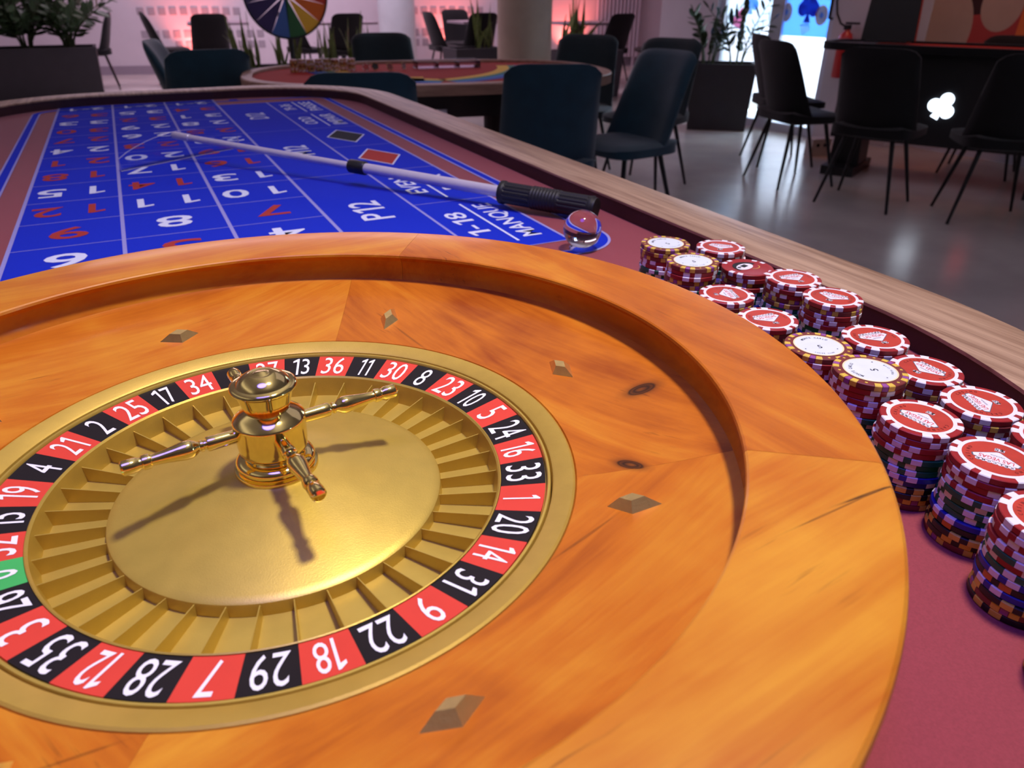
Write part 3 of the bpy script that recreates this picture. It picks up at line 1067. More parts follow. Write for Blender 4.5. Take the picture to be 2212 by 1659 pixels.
mb = MB()
v, f = fit_text('LAS VEGAS', 0.0122 * SG, 0.0025 * SG, 0.01)
mb.add(v, f, 0, Matrix.Translation((0, 0.0014 * SG, Zt + 0.0002)))
v, f = fit_text('NEVADA', 0.0050 * SG, 0.0008 * SG, 0.01)
mb.add(v, f, 1, Matrix.Translation((0, -0.0012 * SG, Zt + 0.0002)))
for k, ch in enumerate('WELCOME'):
    v, f = fit_text(ch, 0.0011 * SG, 0.0014 * SG, 0.03)
    mb.add(v, f, 2, Matrix.Translation(((k - 3) * 0.00195 * SG, 0.0045 * SG, Zt + 0.00025)))
arc_text(mb, 'CASINO', 0.0124, 0.0017, PI * 0.93, 3, True, 0.20, z=Zt + 0.00016)
arc_text(mb, 'CASINO', 0.0124, 0.0017, PI * 0.07, 3, True, 0.20, z=Zt + 0.00016)
red_letters = mb.data('lettering', ['ink_red', 'ink_grey', 'ink_black', 'ink_maroon'])
v, f = fit_text('$5', 0.0044, 0.0034, 0.09)
v2, f2 = fit_text('$5', 0.0039, 0.0029, 0.01)
value_me = MB().add(v, f, 0, Matrix.Translation((0, -0.0084, Zt + 0.00016))).add(v2, f2, 1, Matrix.Translation((0, -0.0084, Zt + 0.0002))).data('value_mark', ['chip_white', 'ink_black'])
# brown chip face: cream ring, pearl inlay, figure 5 and two lines of lettering
cream_ring = poly_data('cream_ring', ann(0.0140, 0.0149), 'inlay_cream', Zt + 0.00012)
pearl = poly_data('inlay', [disc(0.0141)], 'inlay_pearl', Zt + 0.00006)
mb = MB()
v, f = fit_text('5', 0.0026, 0.0042, 0.0)
mb.add(v, f, 0, Matrix.Translation((0.0, -0.0022, Zt + 0.00014)))
arc_text(mb, 'MONTE CARLO', 0.0108, 0.0019, PI / 2, 0, True, 0.155, 0.75, z=Zt + 0.00014)
arc_text(mb, 'POKER CLUB', 0.0116, 0.0012, -PI / 2, 1, False, 0.11, 0.8, z=Zt + 0.00014)
pearl_letters = mb.data('lettering', ['ink_black', 'ink_grey'])
dmd = lambda x, y, s: [(x, y - s), (x + s * .8, y), (x, y + s), (x - s * .8, y)]
pearl_marks = poly_data('suit_mark', [dmd(-.0098, -.0052, .0006), dmd(.0098, -.0052, .0006)], 'ink_black', Zt + 0.00014)
# small star medallions between the spots of the brown chip
mb = MB()
for k in range(6):
    a = R(30 + 60 * k)
    pts_ = []
    for j in range(10):
        rr = 0.00115 if j % 2 == 0 else 0.0006
        b_ = a + 2 * PI * j / 10
        pts_.append((0.0176 * math.cos(a) + rr * math.cos(b_), 0.0176 * math.sin(a) + rr * math.sin(b_), Zt + 0.00012))
    mb.add(pts_, [tuple(range(10))])
stars = mb.data('star_marks', 'chip_yellow')
# picture chip face
card_art = poly_data('picture', [disc(0.0118, 32)[:17] , disc(0.0088, 24, 1.0, 0.62, -0.001, 0.002), [(-.0035, .001), (.003, .0008), (.0036, .0052), (-.003, .0056)], disc(.0016, 12, cx=-.006, cy=.004)],
                     ['ink_black', 'chip_white'], [Zt + 0.00012, Zt + 0.00016, Zt + 0.0002, Zt + 0.0002], [0, 1, 0, 0])
crv = []
for k in range(12):
    a0, a1 = R(190 + k * 14), R(190 + (k + 1) * 14)
    crv.append([(0.004 + 0.0046 * math.cos(a0), -0.004 + 0.0030 * math.sin(a0)), (0.004 + 0.0052 * math.cos(a0), -0.004 + 0.0036 * math.sin(a0)),
                (0.004 + 0.0052 * math.cos(a1), -0.004 + 0.0036 * math.sin(a1)), (0.004 + 0.0046 * math.cos(a1), -0.004 + 0.0030 * math.sin(a1))])
card_curve = poly_data('yellow_curve', crv, 'chip_yellow', Zt + 0.0002)


def make_chip(kind, loc, rot, label, group, top=False):
    body, spots = KIND[kind]
    o = obj('poker_chip', body, None, loc, (0, 0, rot))
    tag(o, label, 'poker chip', group)
    obj('edge_spots', spots, o)
    if top:
        if kind == 'R':
            obj('white_ring', white_ring, o)
            i_ = obj('inlay', red_inlay, o)
            obj('sign_emblem', sign_me, i_)
            obj('lettering', red_letters, i_)
            obj('value_mark', value_me, i_)
        elif kind == 'Y':
            obj('cream_ring', cream_ring, o)
            obj('star_marks', stars, o)
            i_ = obj('inlay', pearl, o)
            obj('lettering', pearl_letters, i_)
            obj('suit_mark', pearl_marks, i_)
        elif kind == 'C':
            i_ = obj('picture', card_art, o)
            obj('yellow_curve', card_curve, i_)
    return o


ORD = ['top', 'second', 'third', 'fourth', 'fifth', 'sixth', 'seventh', 'eighth', 'ninth', 'tenth', 'eleventh', 'twelfth', 'thirteenth', 'fourteenth', 'fifteenth', 'sixteenth', 'seventeenth']
# x, y of the top chip, turn of the top chip, colours from the top down, which stack it is
CHIPPOS = {'Ya': (0.3516, 0.1798), 'Ra': (0.3945, 0.1606), 'Yb': (0.3435, 0.1338), 'C': (0.3868, 0.1188), 'Rb': (0.3393, 0.0873), 'Rc': (0.3936, 0.0775), 'Rd': (0.3340, 0.0393), 'Re': (0.3898, 0.0365),
           'Yc': (0.3255, -0.0124), 'Rf': (0.3672, -0.0195), 'Yd': (0.3204, -0.0546), 'Rg': (0.3640, -0.0595), 'Rh': (0.3558, -0.0995), 'S2': (0.3122, -0.0959), 'S1': (0.3114, -0.1376), 'Ri': (0.3548, -0.1405),
           'S4': (0.2892, -0.1772), 'S5': (0.2650, -0.2190)}
STACKS = [
    # row beside the wheel, nearest first
    ('w', CHIPPOS['S5'], 30, 'RRGRBRGBKKY'), ('w', CHIPPOS['S4'], 100, 'RRRRGRGBOBKYK'), ('w', CHIPPOS['S1'], 115, 'RRRRGGGGBOKKY'), ('w', CHIPPOS['S2'], 95, 'RRRRGGGBBKKYY'), ('w', CHIPPOS['Yd'], 64, 'YRRRRRGGGBBKKYY'),
    ('w', CHIPPOS['Yc'], -26, 'YRRRBBGGBKKYYY'), ('w', CHIPPOS['Rd'], -5, 'RYYRGGBBKKYYY'), ('w', CHIPPOS['Rb'], -110, 'RYYRGGGBBKKYY'), ('w', CHIPPOS['Yb'], -20, 'YRRYYGGGGBBKKYYY'),
    ('w', CHIPPOS['Ya'], 10, 'YYYRRGGGGBBKKYYY'),
    # row beside the rail, nearest first
    ('r', CHIPPOS['Ri'], 40, 'RRRRYGGBBKKYY'), ('r', CHIPPOS['Rh'], 64, 'RYRRRGGBBKKYY'), ('r', CHIPPOS['Rg'], -91, 'RRYRGGBBKKYYY'), ('r', CHIPPOS['Rf'], -8, 'RRRGGGBBKKYYYY'),
    ('r', CHIPPOS['Re'], -65, 'RYRRRGGBBKKYYYY'), ('r', CHIPPOS['Rc'], -5, 'RRRYYGGGBBKKYYY'), ('r', CHIPPOS['C'], 20, 'CRYRGGGBBKKYYY'), ('r', CHIPPOS['Ra'], -45, 'RRRYGGGBBKKYYYY'),
]
NEAR = ['nearest', 'second nearest', 'third nearest', 'fourth nearest', 'fifth nearest', 'sixth nearest', 'seventh nearest', 'third farthest', 'second farthest', 'farthest']
NEAR_R = ['nearest', 'second nearest', 'third nearest', 'fourth nearest', 'fifth nearest', 'sixth nearest', 'second farthest', 'farthest']
cnt = {'w': 0, 'r': 0}
for row, (sx, sy), turn, cols in STACKS:
    which = (NEAR if row == 'w' else NEAR_R)[cnt[row]]
    cnt[row] += 1
    place = '%s stack beside the %s' % (which, 'wheel' if row == 'w' else 'rail')
    n = len(cols)
    for k, c in enumerate(cols):
        zz = FELT + 0.0001 + (n - 1 - k) * (CTH + 0.00007)
        j = 0.0 if k == 0 else 0.0007
        dx, dy = rnd.uniform(-j, j), rnd.uniform(-j, j)
        if k and rnd.random() < 0.16:
            dx *= 2.2; dy *= 2.2
        lab = '%s, %s in %s' % (KNAME[c] if k == 0 else KSHORT[c], ORD[k] + ('' if k == 0 else ' from top'), place)
        make_chip(c, (sx + dx, sy + dy, zz), R(turn) if k == 0 else rnd.uniform(0, 2 * PI), lab, 'poker chips stacked between wheel and rail', k == 0)

# ------------------------------------------------------------------ crystal marker
o = thing('crystal_marker', 'clear crystal ball marker on the felt behind the wheel rim', 'marker', (0.372, 0.345, FELT))
ball = []
for k in range(25):
    a = -PI / 2 + 0.55 + (PI - 0.55) * k / 24
    ball.append((0.0200 * math.cos(a) if k < 24 else 0.0, 0.0225 + 0.0200 * math.sin(a)))
foot = [(0.0, 0.0002), (0.0120, 0.0002), (0.0132, 0.0012), (0.0132, 0.0030), (0.0118, 0.0046)]
obj('crystal_ball', fix_normals(MB().lathe(foot + ball, 48).data('crystal_ball', 'crystal', True, 45)), o)

# ------------------------------------------------------------------ croupier's rake
rk = thing('croupier_rake', 'silver telescopic croupier rake with black grip and clear acrylic head', 'rake', (0.03, 1.022, FELT))
O0 = Vector((0.03, 1.022, FELT))
ga = Vector((0.4420, 0.4290, FELT + 0.0160)) - O0       # butt of the grip
tipw = Vector((0.030, 1.012, FELT + 0.0385)) - O0      # where the tube meets the head
gd = (tipw - ga).normalized()


def along(s):
    return ga + gd * s


total = (tipw - ga).length
# ribbed grip
gp = []
gl = 0.128
nr = 120
me = MB()
ringn = 48
prof = []
for k in range(0, 61):
    s = gl * k / 60
    r_ = 0.0130
    if s < 0.004: r_ = 0.0122 + 0.0008 * s / 0.004
    elif s < 0.008: r_ = 0.0138
    elif s > gl - 0.006: r_ = 0.0144
    elif gl * 0.36 < s < gl * 0.66: r_ = 0.0138 + (0.0005 if k % 2 else -0.0001)
    else: r_ = 0.0134
    prof.append((s, r_, 0.0006 if (0.010 < s < gl * 0.36 or gl * 0.66 < s < gl - 0.008) else 0.0))
a_ = gd.orthogonal().normalized()
b_ = gd.cross(a_)
vv, ff = [], []
for s, r_, fl in prof:
    for j in range(ringn):
        rr = r_ - (fl * 1.6 if j % 3 == 0 else 0.0)
        t = 2 * PI * j / ringn
        vv.append(along(s) + (a_ * math.cos(t) + b_ * math.sin(t)) * rr)
for k in range(len(prof) - 1):
    for j in range(ringn):
        ff.append((k * ringn + j, k * ringn + (j + 1) % ringn, (k + 1) * ringn + (j + 1) % ringn, (k + 1) * ringn + j))
ff.append(tuple(range(ringn - 1, -1, -1)))
ff.append(tuple((len(prof) - 1) * ringn + j for j in range(ringn)))
obj('grip', fix_normals(mesh_data('grip', vv, ff, 'black_rubber')), rk)
J = 0.345
MB().tube([along(gl - 0.002), along(J)], 0.0070, 20).build('outer_tube', 'alu', rk, smooth=True, angle=40)
MB().tube([along(J - 0.004), along(J - 0.003), along(J + 0.022), along(J + 0.023)], [0.0084, 0.0092, 0.0092, 0.0084], 20).build('locking_collar', 'black_plastic', rk, smooth=True, angle=40)
MB().tube([along(J + 0.02), along(total + 0.004)], [0.0048, 0.0046], 20).build('inner_tube', 'alu', rk, smooth=True, angle=40)
MB().tube([along(total - 0.03), along(total - 0.029), along(total + 0.006), along(total + 0.007)], [0.0046, 0.0056, 0.0056, 0.005], 16).build('tip_socket', 'alu', rk, smooth=True, angle=40)
# acrylic head: upright plate, straight foot, arched top
pa_ = Vector((-0.058, 0.962, FELT)) - O0
pb_ = Vector((0.128, 1.082, FELT)) - O0
hd = (pb_ - pa_); hw = hd.length; hd.normalize()
hn = Vector((-hd.y, hd.x, 0))
ol_ = [(0.0, 0.0012), (hw, 0.0012), (hw, 0.019)]
for k in range(1, 14):
    t = k / 14
    ol_.append((hw * (1 - t), 0.019 + 0.025 * math.sin(PI * t) ** 0.8))
ol_.append((0.0, 0.019))
n = len(ol_)
vv = [pa_ + hd * x + Vector((0, 0, zz)) + hn * 0.0015 for x, zz in ol_] + [pa_ + hd * x + Vector((0, 0, zz)) - hn * 0.0015 for x, zz in ol_]
obj('acrylic_head', mesh_data('acrylic_head', vv, [tuple(range(n)), tuple(range(2 * n - 1, n - 1, -1))], 'acrylic'), rk)
obj('head_edge', fix_normals(mesh_data('head_edge', vv, [(k, (k + 1) % n, n + (k + 1) % n, n + k) for k in range(n)], 'acrylic_edge')), rk)

# ------------------------------------------------------------------ chairs


def chair_meshes(mat):
    """upholstered shell chair facing +Y: seat, backrest, base plate, leg"""
    # seat: rounded cushion
    nx, ny = 12, 12
    v, f = [], []

    def seat_pt(u, w, top):
        hx = 0.235 - 0.012 * (w < 0) * abs(w)
        k = (abs(u) ** 5 + abs(w) ** 5) ** 0.2 if (u or w) else 1
        m_ = max(abs(u), abs(w))
        s = m_ / k if k > 1e-6 and m_ > 0 else 1
        x = u * s * hx
        y = w * s * 0.225 + 0.01
        edge = max(abs(u), abs(w))
        dz = 0.022 * (1 - edge ** 6)
        z = 0.452 + dz - 0.014 * (1 - u * u) + (0.02 * max(0, -w) ** 2) if top else 0.412 - dz * 0.7
        return (x, y, z)
    for top in (1, 0):
        for j in range(ny + 1):
            for i in range(nx + 1):
                v.append(seat_pt(-1 + 2 * i / nx, -1 + 2 * j / ny, top))
    N = (nx + 1) * (ny + 1)
    for j in range(ny):
        for i in range(nx):
            a = j * (nx + 1) + i
            f.append((a, a + 1, a + nx + 2, a + nx + 1))
            f.append((N + a, N + a + nx + 1, N + a + nx + 2, N + a + 1))
    rimi = [i for i in range(nx + 1)] + [j * (nx + 1) + nx for j in range(1, ny + 1)] + [ny * (nx + 1) + i for i in range(nx - 1, -1, -1)] + [j * (nx + 1) for j in range(ny - 1, 0, -1)]
    for k in range(len(rimi)):
        a, b = rimi[k], rimi[(k + 1) % len(rimi)]
        f.append((a, N + a, N + b, b))
    seat = fix_normals(mesh_data('seat', v, f, mat, None, True, 60))
    # backrest: curved shell with rounded top corners
    nx, ny = 14, 14
    v, f = [], []
    for side in (1, -1):
        for j in range(ny + 1):
            t = j / ny
            for i in range(nx + 1):
                u = -1 + 2 * i / nx
                hw_ = 0.230 - 0.022 * t
                top = 0.885 - 0.040 * abs(u) ** 7
                z = 0.425 + (top - 0.425) * t
                yb = -0.185 - 0.030 * t - 0.075 * t * t + 0.045 * (1 - t) ** 4
                y = yb + 0.085 * u * u * (0.45 + 0.55 * (1 - t))
                th = 0.028 * (1 - abs(u) ** 8) * (1 - t ** 10) + 0.007
                v.append((u * hw_, y + side * th, z))
    N = (nx + 1) * (ny + 1)
    for j in range(ny):
        for i in range(nx):
            a = j * (nx + 1) + i
            f.append((a, a + 1, a + nx + 2, a + nx + 1))
            f.append((N + a, N + a + nx + 1, N + a + nx + 2, N + a + 1))
    rimi = [i for i in range(nx + 1)] + [j * (nx + 1) + nx for j in range(1, ny + 1)] + [ny * (nx + 1) + i for i in range(nx - 1, -1, -1)] + [j * (nx + 1) for j in range(ny - 1, 0, -1)]
    for k in range(len(rimi)):
        a, b = rimi[k], rimi[(k + 1) % len(rimi)]
        f.append((a, N + a, N + b, b))
    back = fix_normals(mesh_data('backrest', v, f, mat, None, True, 70))
    return seat, back


plate_me = MB().box(0, 0.0, 0.402, 0.30, 0.28, 0.018).data('base_plate', 'leg_metal')
leg_me = [MB().tube([(sx * 0.13, sy * 0.12 - 0.01, 0.41), (sx * 0.215, sy * 0.205 - 0.01, 0.0)], [0.0135, 0.0085], 10).data('leg', 'leg_metal', True, 40) for sx in (-1, 1) for sy in (-1, 1)]
chair_kit = {k: chair_meshes(k) for k in ('teal', 'dark_teal', 'black_fabric')}


def chair(mat, x, y, face, label, group):
    """face = world heading of the seat front, degrees"""
    t = thing('upholstered_chair', label, 'chair', (x, y, 0), R(face - 90), group)
    s, b = chair_kit[mat]
    obj('seat', s, t)
    obj('backrest', b, t)
    obj('base_plate', plate_me, t)
    for l in leg_me:
        obj('leg', l, t)
    return t


G1 = 'teal chairs round the rainbow table'
chair('teal', 0.42, 4.90, -15, 'teal velvet chair seen side-on beside the anthracite planter', G1)
chair('teal', 0.36, 4.30, 95, 'teal velvet chair at the left end of the rainbow game table', G1)
chair('teal', 0.85, 2.86, 72, 'teal velvet chair with its back showing just over the rail', G1)
chair('teal', 1.70, 2.86, 68, 'teal velvet chair seen square from behind, close to the rail', G1)
chair('teal', 2.28, 3.04, 188, 'teal velvet chair in side view facing the rainbow table', G1)
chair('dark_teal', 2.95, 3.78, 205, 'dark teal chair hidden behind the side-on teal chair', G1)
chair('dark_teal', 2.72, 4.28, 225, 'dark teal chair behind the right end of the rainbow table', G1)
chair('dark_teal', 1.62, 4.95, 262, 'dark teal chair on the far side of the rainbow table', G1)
G2 = 'black chairs round the card table'
chair('black_fabric', 3.93, 3.44, -12, 'black chair in side view before the glass door, nearer one', G2)
chair('black_fabric', 4.34, 3.98, -25, 'black chair partly hidden, closest to the glass door', G2)
chair('black_fabric', 3.94, 2.83, 22, 'black chair seen from behind left of the glowing club', G2)
chair('black_fabric', 4.27, 2.28, 48, 'black chair seen from behind right of the glowing club', G2)
chair('black_fabric', 4.82, 1.92, 75, 'black chair at the right edge of the picture', G2)
chair('black_fabric', 5.36, 3.06, 205, 'black chair behind the card table under the mural', G2)
G3 = 'black chairs along the back wall'
chair('black_fabric', -0.30, 11.2, 180, 'black chair in side view next to the leafy planter', G3)
chair('black_fabric', 0.62, 11.15, 0, 'black chair leaning back in side view against the squared wall', G3)
chair('black_fabric', 1.02, 10.35, 95, 'black chair from behind in front of the red wall lamp', G3)
chair('black_fabric', 2.58, 9.95, 100, 'black chair from behind, right of the colour wheel', G3)
chair('black_fabric', 2.25, 10.5, 20, 'black chair half hidden by the colour wheel', G3)
chair('black_fabric', 4.08, 10.10, 0, 'black chair in side view right of the pale column', G3)
chair('black_fabric', 4.30, 9.62, 95, 'black chair from behind left of the thick column', G3)
chair('black_fabric', 4.62, 10.85, 270, 'black chair across the far table near the thick column', G3)
chair('black_fabric', 5.85, 8.75, 100, 'black chair from behind lit blue near the radiator', G3)
chair('black_fabric', 6.50, 8.62, 160, 'black chair turned sideways next to the radiator', G3)

# ------------------------------------------------------------------ small tables at the back


def bistro(x, y, label, w=0.75):
    t = thing('bistro_table', label, 'table', (x, y, 0), rnd.uniform(-0.1, 0.1), 'grey tables along the back wall')
    h = 0.76
    MB().prism([(a * w / 2, b * w / 2) for a, b in ((-1, -1), (1, -1), (1, 1), (-1, 1))], h - 0.03, h).build('table_top', 'grey_top', t)
    MB().tube([(0, 0, 0.02), (0, 0, h - 0.03)], 0.035, 12).build('pedestal', 'leg_metal', t)
    MB().box(0, 0, 0.012, 0.42, 0.42, 0.022).build('base_plate', 'leg_metal', t)
    return t


bistro(1.25, 11.15, 'grey square table behind the chair by the red lamp')
bistro(2.78, 10.68, 'grey square table behind the colour wheel', 0.8)
bistro(4.55, 10.25, 'grey square table between chairs near the thick column', 0.55)
bistro(5.75, 9.35, 'grey square table behind the blue-lit chair')

# red uplighters on the floor by the wall


def uplight(x, y, label, power):
    t = thing('uplighter', label, 'lamp', (x, y, 0), 0, 'red uplighters along the back wall')
    MB().box(0, 0, 0.05, 0.24, 0.12, 0.10).build('housing', 'leg_metal', t)
    MB().box(0, 0, 0.103, 0.20, 0.08, 0.006).build('lens', 'red_lamp', t)
    d = bpy.data.lights.new('uplighter_light', 'SPOT')
    d.energy = power
    d.color = (1.0, 0.16, 0.12)
    d.spot_size = R(95)
    d.spot_blend = 0.9
    d.shadow_soft_size = 0.05
    l = bpy.data.objects.new('uplighter_light', d)
    l.location = (0, -0.02, 0.13)
    l.rotation_euler = (R(180 - 14), 0, 0)
    link(l, t)


uplight(1.05, 12.52, 'red floor uplighter glowing behind the back-view chair', 120)
uplight(4.75, 11.62, 'red floor uplighter glowing under the far table', 120)
uplight(6.75, 11.20, 'red floor uplighter near the radiator corner', 150)

# ------------------------------------------------------------------ columns and radiator
o = struct('column', MB().lathe([(0.275, 0.0), (0.275, 3.2)], 48), 'column', loc=(3.72, 7.03, 0), smooth=True)
o = struct('column', MB().lathe([(0.27, 0.0), (0.27, 3.2)], 48), 'column_white', loc=(3.80, 11.35, 0), smooth=True)
t = thing('radiator', 'tall pale panel radiator with vertical tubes on the back wall', 'radiator', (7.55, 11.10, 0.15), bang)
for k in range(12):
    MB().tube([(-0.36 + k * 0.065, 0, 0.0), (-0.36 + k * 0.065, 0, 1.5)], 0.024, 10).build('tube', 'radiator', t)
for zz in (0.08, 1.42):
    MB().box(-0.002, 0.02, zz, 0.80, 0.03, 0.05).build('header', 'radiator', t)
for sx in (-0.3, 0.3):
    MB().box(sx, 0.05, 0.9, 0.04, 0.09, 0.05).build('bracket', 'radiator', t)
    MB().box(sx, 0.0, -0.07, 0.03, 0.03, 0.16).build('foot', 'radiator', t)

# ------------------------------------------------------------------ planters and plants


def planter(x, y, w, d, h, rot, label):
    t = thing('planter_box', label, 'planter', (x, y, 0), rot, 'anthracite planter boxes')
    k = 0.03
    MB().add([(-w / 2, -d / 2, 0), (w / 2, -d / 2, 0), (w / 2, d / 2, 0), (-w / 2, d / 2, 0),
              (-w / 2 - k, -d / 2 - k, h), (w / 2 + k, -d / 2 - k, h), (w / 2 + k, d / 2 + k, h), (-w / 2 - k, d / 2 + k, h),
              (-w / 2 + .0, -d / 2 + .0, h), (w / 2 - .0, -d / 2 + .0, h), (w / 2 - .0, d / 2 - .0, h), (-w / 2 + .0, d / 2 - .0, h),
              (-w / 2 + .0, -d / 2 + .0, h - .05), (w / 2 - .0, -d / 2 + .0, h - .05), (w / 2 - .0, d / 2 - .0, h - .05), (-w / 2 + .0, d / 2 - .0, h - .05)],
             [(3, 2, 1, 0), (0, 1, 5, 4), (1, 2, 6, 5), (2, 3, 7, 6), (3, 0, 4, 7), (4, 5, 9, 8), (5, 6, 10, 9), (6, 7, 11, 10), (7, 4, 8, 11), (8, 9, 13, 12), (9, 10, 14, 13), (10, 11, 15, 14), (11, 8, 12, 15)]).build('box', 'planter', t)
    MB().prism([(-w / 2, -d / 2), (w / 2, -d / 2), (w / 2, d / 2), (-w / 2, d / 2)], h - 0.06, h - 0.035).build('soil', 'soil', t)
    return t


def blade_mesh(L, W, twist, lean):
    """sword leaf of a snake plant"""
    v, f = [], []
    n = 9
    for k in range(n + 1):
        t = k / n
        w = W * (0.55 + 0.45 * math.sin(PI * min(1, t * 1.25))) * (1 - t ** 4) / 2 + 0.001
        a = twist * t
        x = lean * t * t
        zz = L * t * (1 - 0.12 * lean * t)
        c, s = math.cos(a), math.sin(a)
        v += [(x - w * c, -w * s, zz), (x, 0.25 * w, zz), (x + w * c, w * s, zz), (x, 0.25 * w - 0.006, zz)]
    for k in range(n):
        p, q_ = 4 * k, 4 * k + 4
        for i in range(4):
            f.append((p + i, p + (i + 1) % 4, q_ + (i + 1) % 4, q_ + i))
    return fix_normals(mesh_data('leaf', v, f, 'leaf_snake', None, True, 60))


blades = [blade_mesh(0.62, 0.075, 0.9, 0.05), blade_mesh(0.50, 0.07, -0.8, 0.16), blade_mesh(0.72, 0.07, 1.4, -0.04), blade_mesh(0.42, 0.065, 0.4, 0.26)]


def snake_plant(x, y, z0, n, label, spread=0.16, sc=1.0):
    t = thing('snake_plant', label, 'plant', (x, y, z0), 0, 'snake plants in planter boxes')
    for k in range(n):
        a = rnd.uniform(0, 2 * PI)
        r_ = spread * math.sqrt(rnd.random())
        o = obj('leaf', blades[k % 4], t, (r_ * math.cos(a), r_ * math.sin(a), 0), (rnd.uniform(-.12, .12), rnd.uniform(-.12, .12), rnd.uniform(0, 2 * PI)))
        s = sc * rnd.uniform(0.75, 1.1)
        o.scale = (s, s, s)
    return t


def leaflet(L, W, mat='leaf'):
    v = [(0, 0, 0)]
    n = 5
    for k in range(1, n):
        t = k / n
        w = W / 2 * math.sin(PI * t) ** 0.7
        v += [(-w, L * t, 0.10 * w), (0, L * t, -0.12 * W * math.sin(PI * t)), (w, L * t, 0.10 * w)]
    v.append((0, L, 0))
    f = [(0, 2, 1), (0, 3, 2)]
    for k in range(n - 2):
        p = 1 + 3 * k
        f += [(p, p + 1, p + 4, p + 3), (p + 1, p + 2, p + 5, p + 4)]
    e = len(v) - 1
    p = 1 + 3 * (n - 2)
    f += [(p, p + 1, e), (p + 1, p + 2, e)]
    me = mesh_data('leaf', v, f, mat, None, True)
    return me


lf = [leaflet(0.10, 0.046), leaflet(0.12, 0.055), leaflet(0.085, 0.04)]


def zz_plant(x, y, z0, stems, label, L=0.5, spread=0.5, nl=9, group='bushy zz plants in planter boxes', lsc=1.0):
    """arching stems with paired leaves; every leaf a part"""
    t = thing('zz_plant', label, 'plant', (x, y, z0), 0, group)
    for s_ in range(stems):
        a = 2 * PI * s_ / stems + rnd.uniform(-.4, .4)
        ln = L * rnd.uniform(0.7, 1.1)
        sp = spread * rnd.uniform(0.25, 1.0)
        base = Vector((0.05 * math.cos(a), 0.05 * math.sin(a), 0))
        pts_ = []
        for k in range(7):
            q_ = k / 6
            pts_.append(base + Vector((math.cos(a), math.sin(a), 0)) * (sp * ln * q_ ** 1.8) + Vector((0, 0, ln * (q_ - 0.12 * sp * q_ * q_))))
        MB().tube(pts_, [0.010 - 0.0011 * k for k in range(7)], 6).build('stem', 'stem', t)
        for k in range(nl):
            q_ = 0.28 + 0.72 * k / (nl - 1)
            i0 = min(5, int(q_ * 6)); fr = q_ * 6 - i0
            p = pts_[i0].lerp(pts_[i0 + 1], fr)
            d = (pts_[i0 + 1] - pts_[i0]).normalized()
            sd = d.cross(Vector((math.cos(a + 1.3), math.sin(a + 1.3), 0.2))).normalized() * (1 if k % 2 else -1)
            if k == nl - 1:
                sd = Vector((0, 0, 0))
            dirv = (sd + d * 0.8).normalized()
            o = obj('leaf', lf[(k + s_) % 3], t)
            o.matrix_local = Matrix.Translation(p) @ dirv.to_track_quat('Y', 'Z').to_matrix().to_4x4() @ Matrix.Rotation(rnd.uniform(-.7, .7), 4, 'Y') @ Matrix.Scale(lsc, 4)
    return t


planter(-1.42, 10.55, 2.30, 0.48, 0.545, 0.0, 'anthracite planter box with leafy bushes at the left edge')
for k, px in enumerate((-0.52, -0.95, -1.38, -1.85)):
    zz_plant(px, 10.55, 0.515, 20, ('bushy leafy plant at the right end of the left planter', 'bushy leafy plant second from the planter right end', 'bushy leafy plant third from the planter right end', 'bushy leafy plant at the left picture edge')[k], 0.62, 1.0, 12, 'bushes in the left planter', 1.5)
planter(1.76, 8.55, 1.55, 0.36, 0.42, 0.0, 'anthracite planter box under the colour wheel')
for k, (px, lab) in enumerate(((1.22, 'snake plant left of the colour wheel stand'), (1.62, 'snake plant behind the colour wheel stand'), (2.02, 'snake plant right of the colour wheel'), (2.40, 'snake plant near the dark teal chair back'))):
    snake_plant(px, 8.55, 0.39, 14, lab, 0.15, 0.74)
planter(4.05, 9.10, 0.62, 0.36, 0.50, 0.05, 'anthracite planter box left of the thick column')
snake_plant(4.20, 9.10, 0.47, 12, 'snake plant just left of the thick column', 0.15, 0.8)
planter(4.95, 7.90, 0.80, 0.40, 0.52, 0.0, 'anthracite planter box right of the thick column')
snake_plant(4.80, 7.90, 0.49, 14, 'snake plant just right of the thick column', 0.16, 0.9)
planter(4.93, 5.40, 0.52, 0.32, 0.57, R(-38), 'black planter box under the bright window')
zz_plant(4.82, 5.48, 0.54, 5, 'slender zz plant at the left of the window planter', 0.48, 0.6, 13, 'zz plants before the window')
zz_plant(5.02, 5.33, 0.54, 6, 'zz plant before the white window stickers', 0.55, 0.6, 13, 'zz plants before the window')

# ------------------------------------------------------------------ rainbow game table
gt = thing('rainbow_game_table', 'oval red gaming table with rainbow arcs behind the teal chairs', 'gaming table', (1.437, 3.648, 0), R(-10))
GH = 0.765


def oval(a, b, p=2.6, n=64):
    out = []
    for k in range(n):
        t = 2 * PI * k / n
        c, s = math.cos(t), math.sin(t)
        out.append((a * math.copysign(abs(c) ** (2 / p), c), b * math.copysign(abs(s) ** (2 / p), s)))
    return out


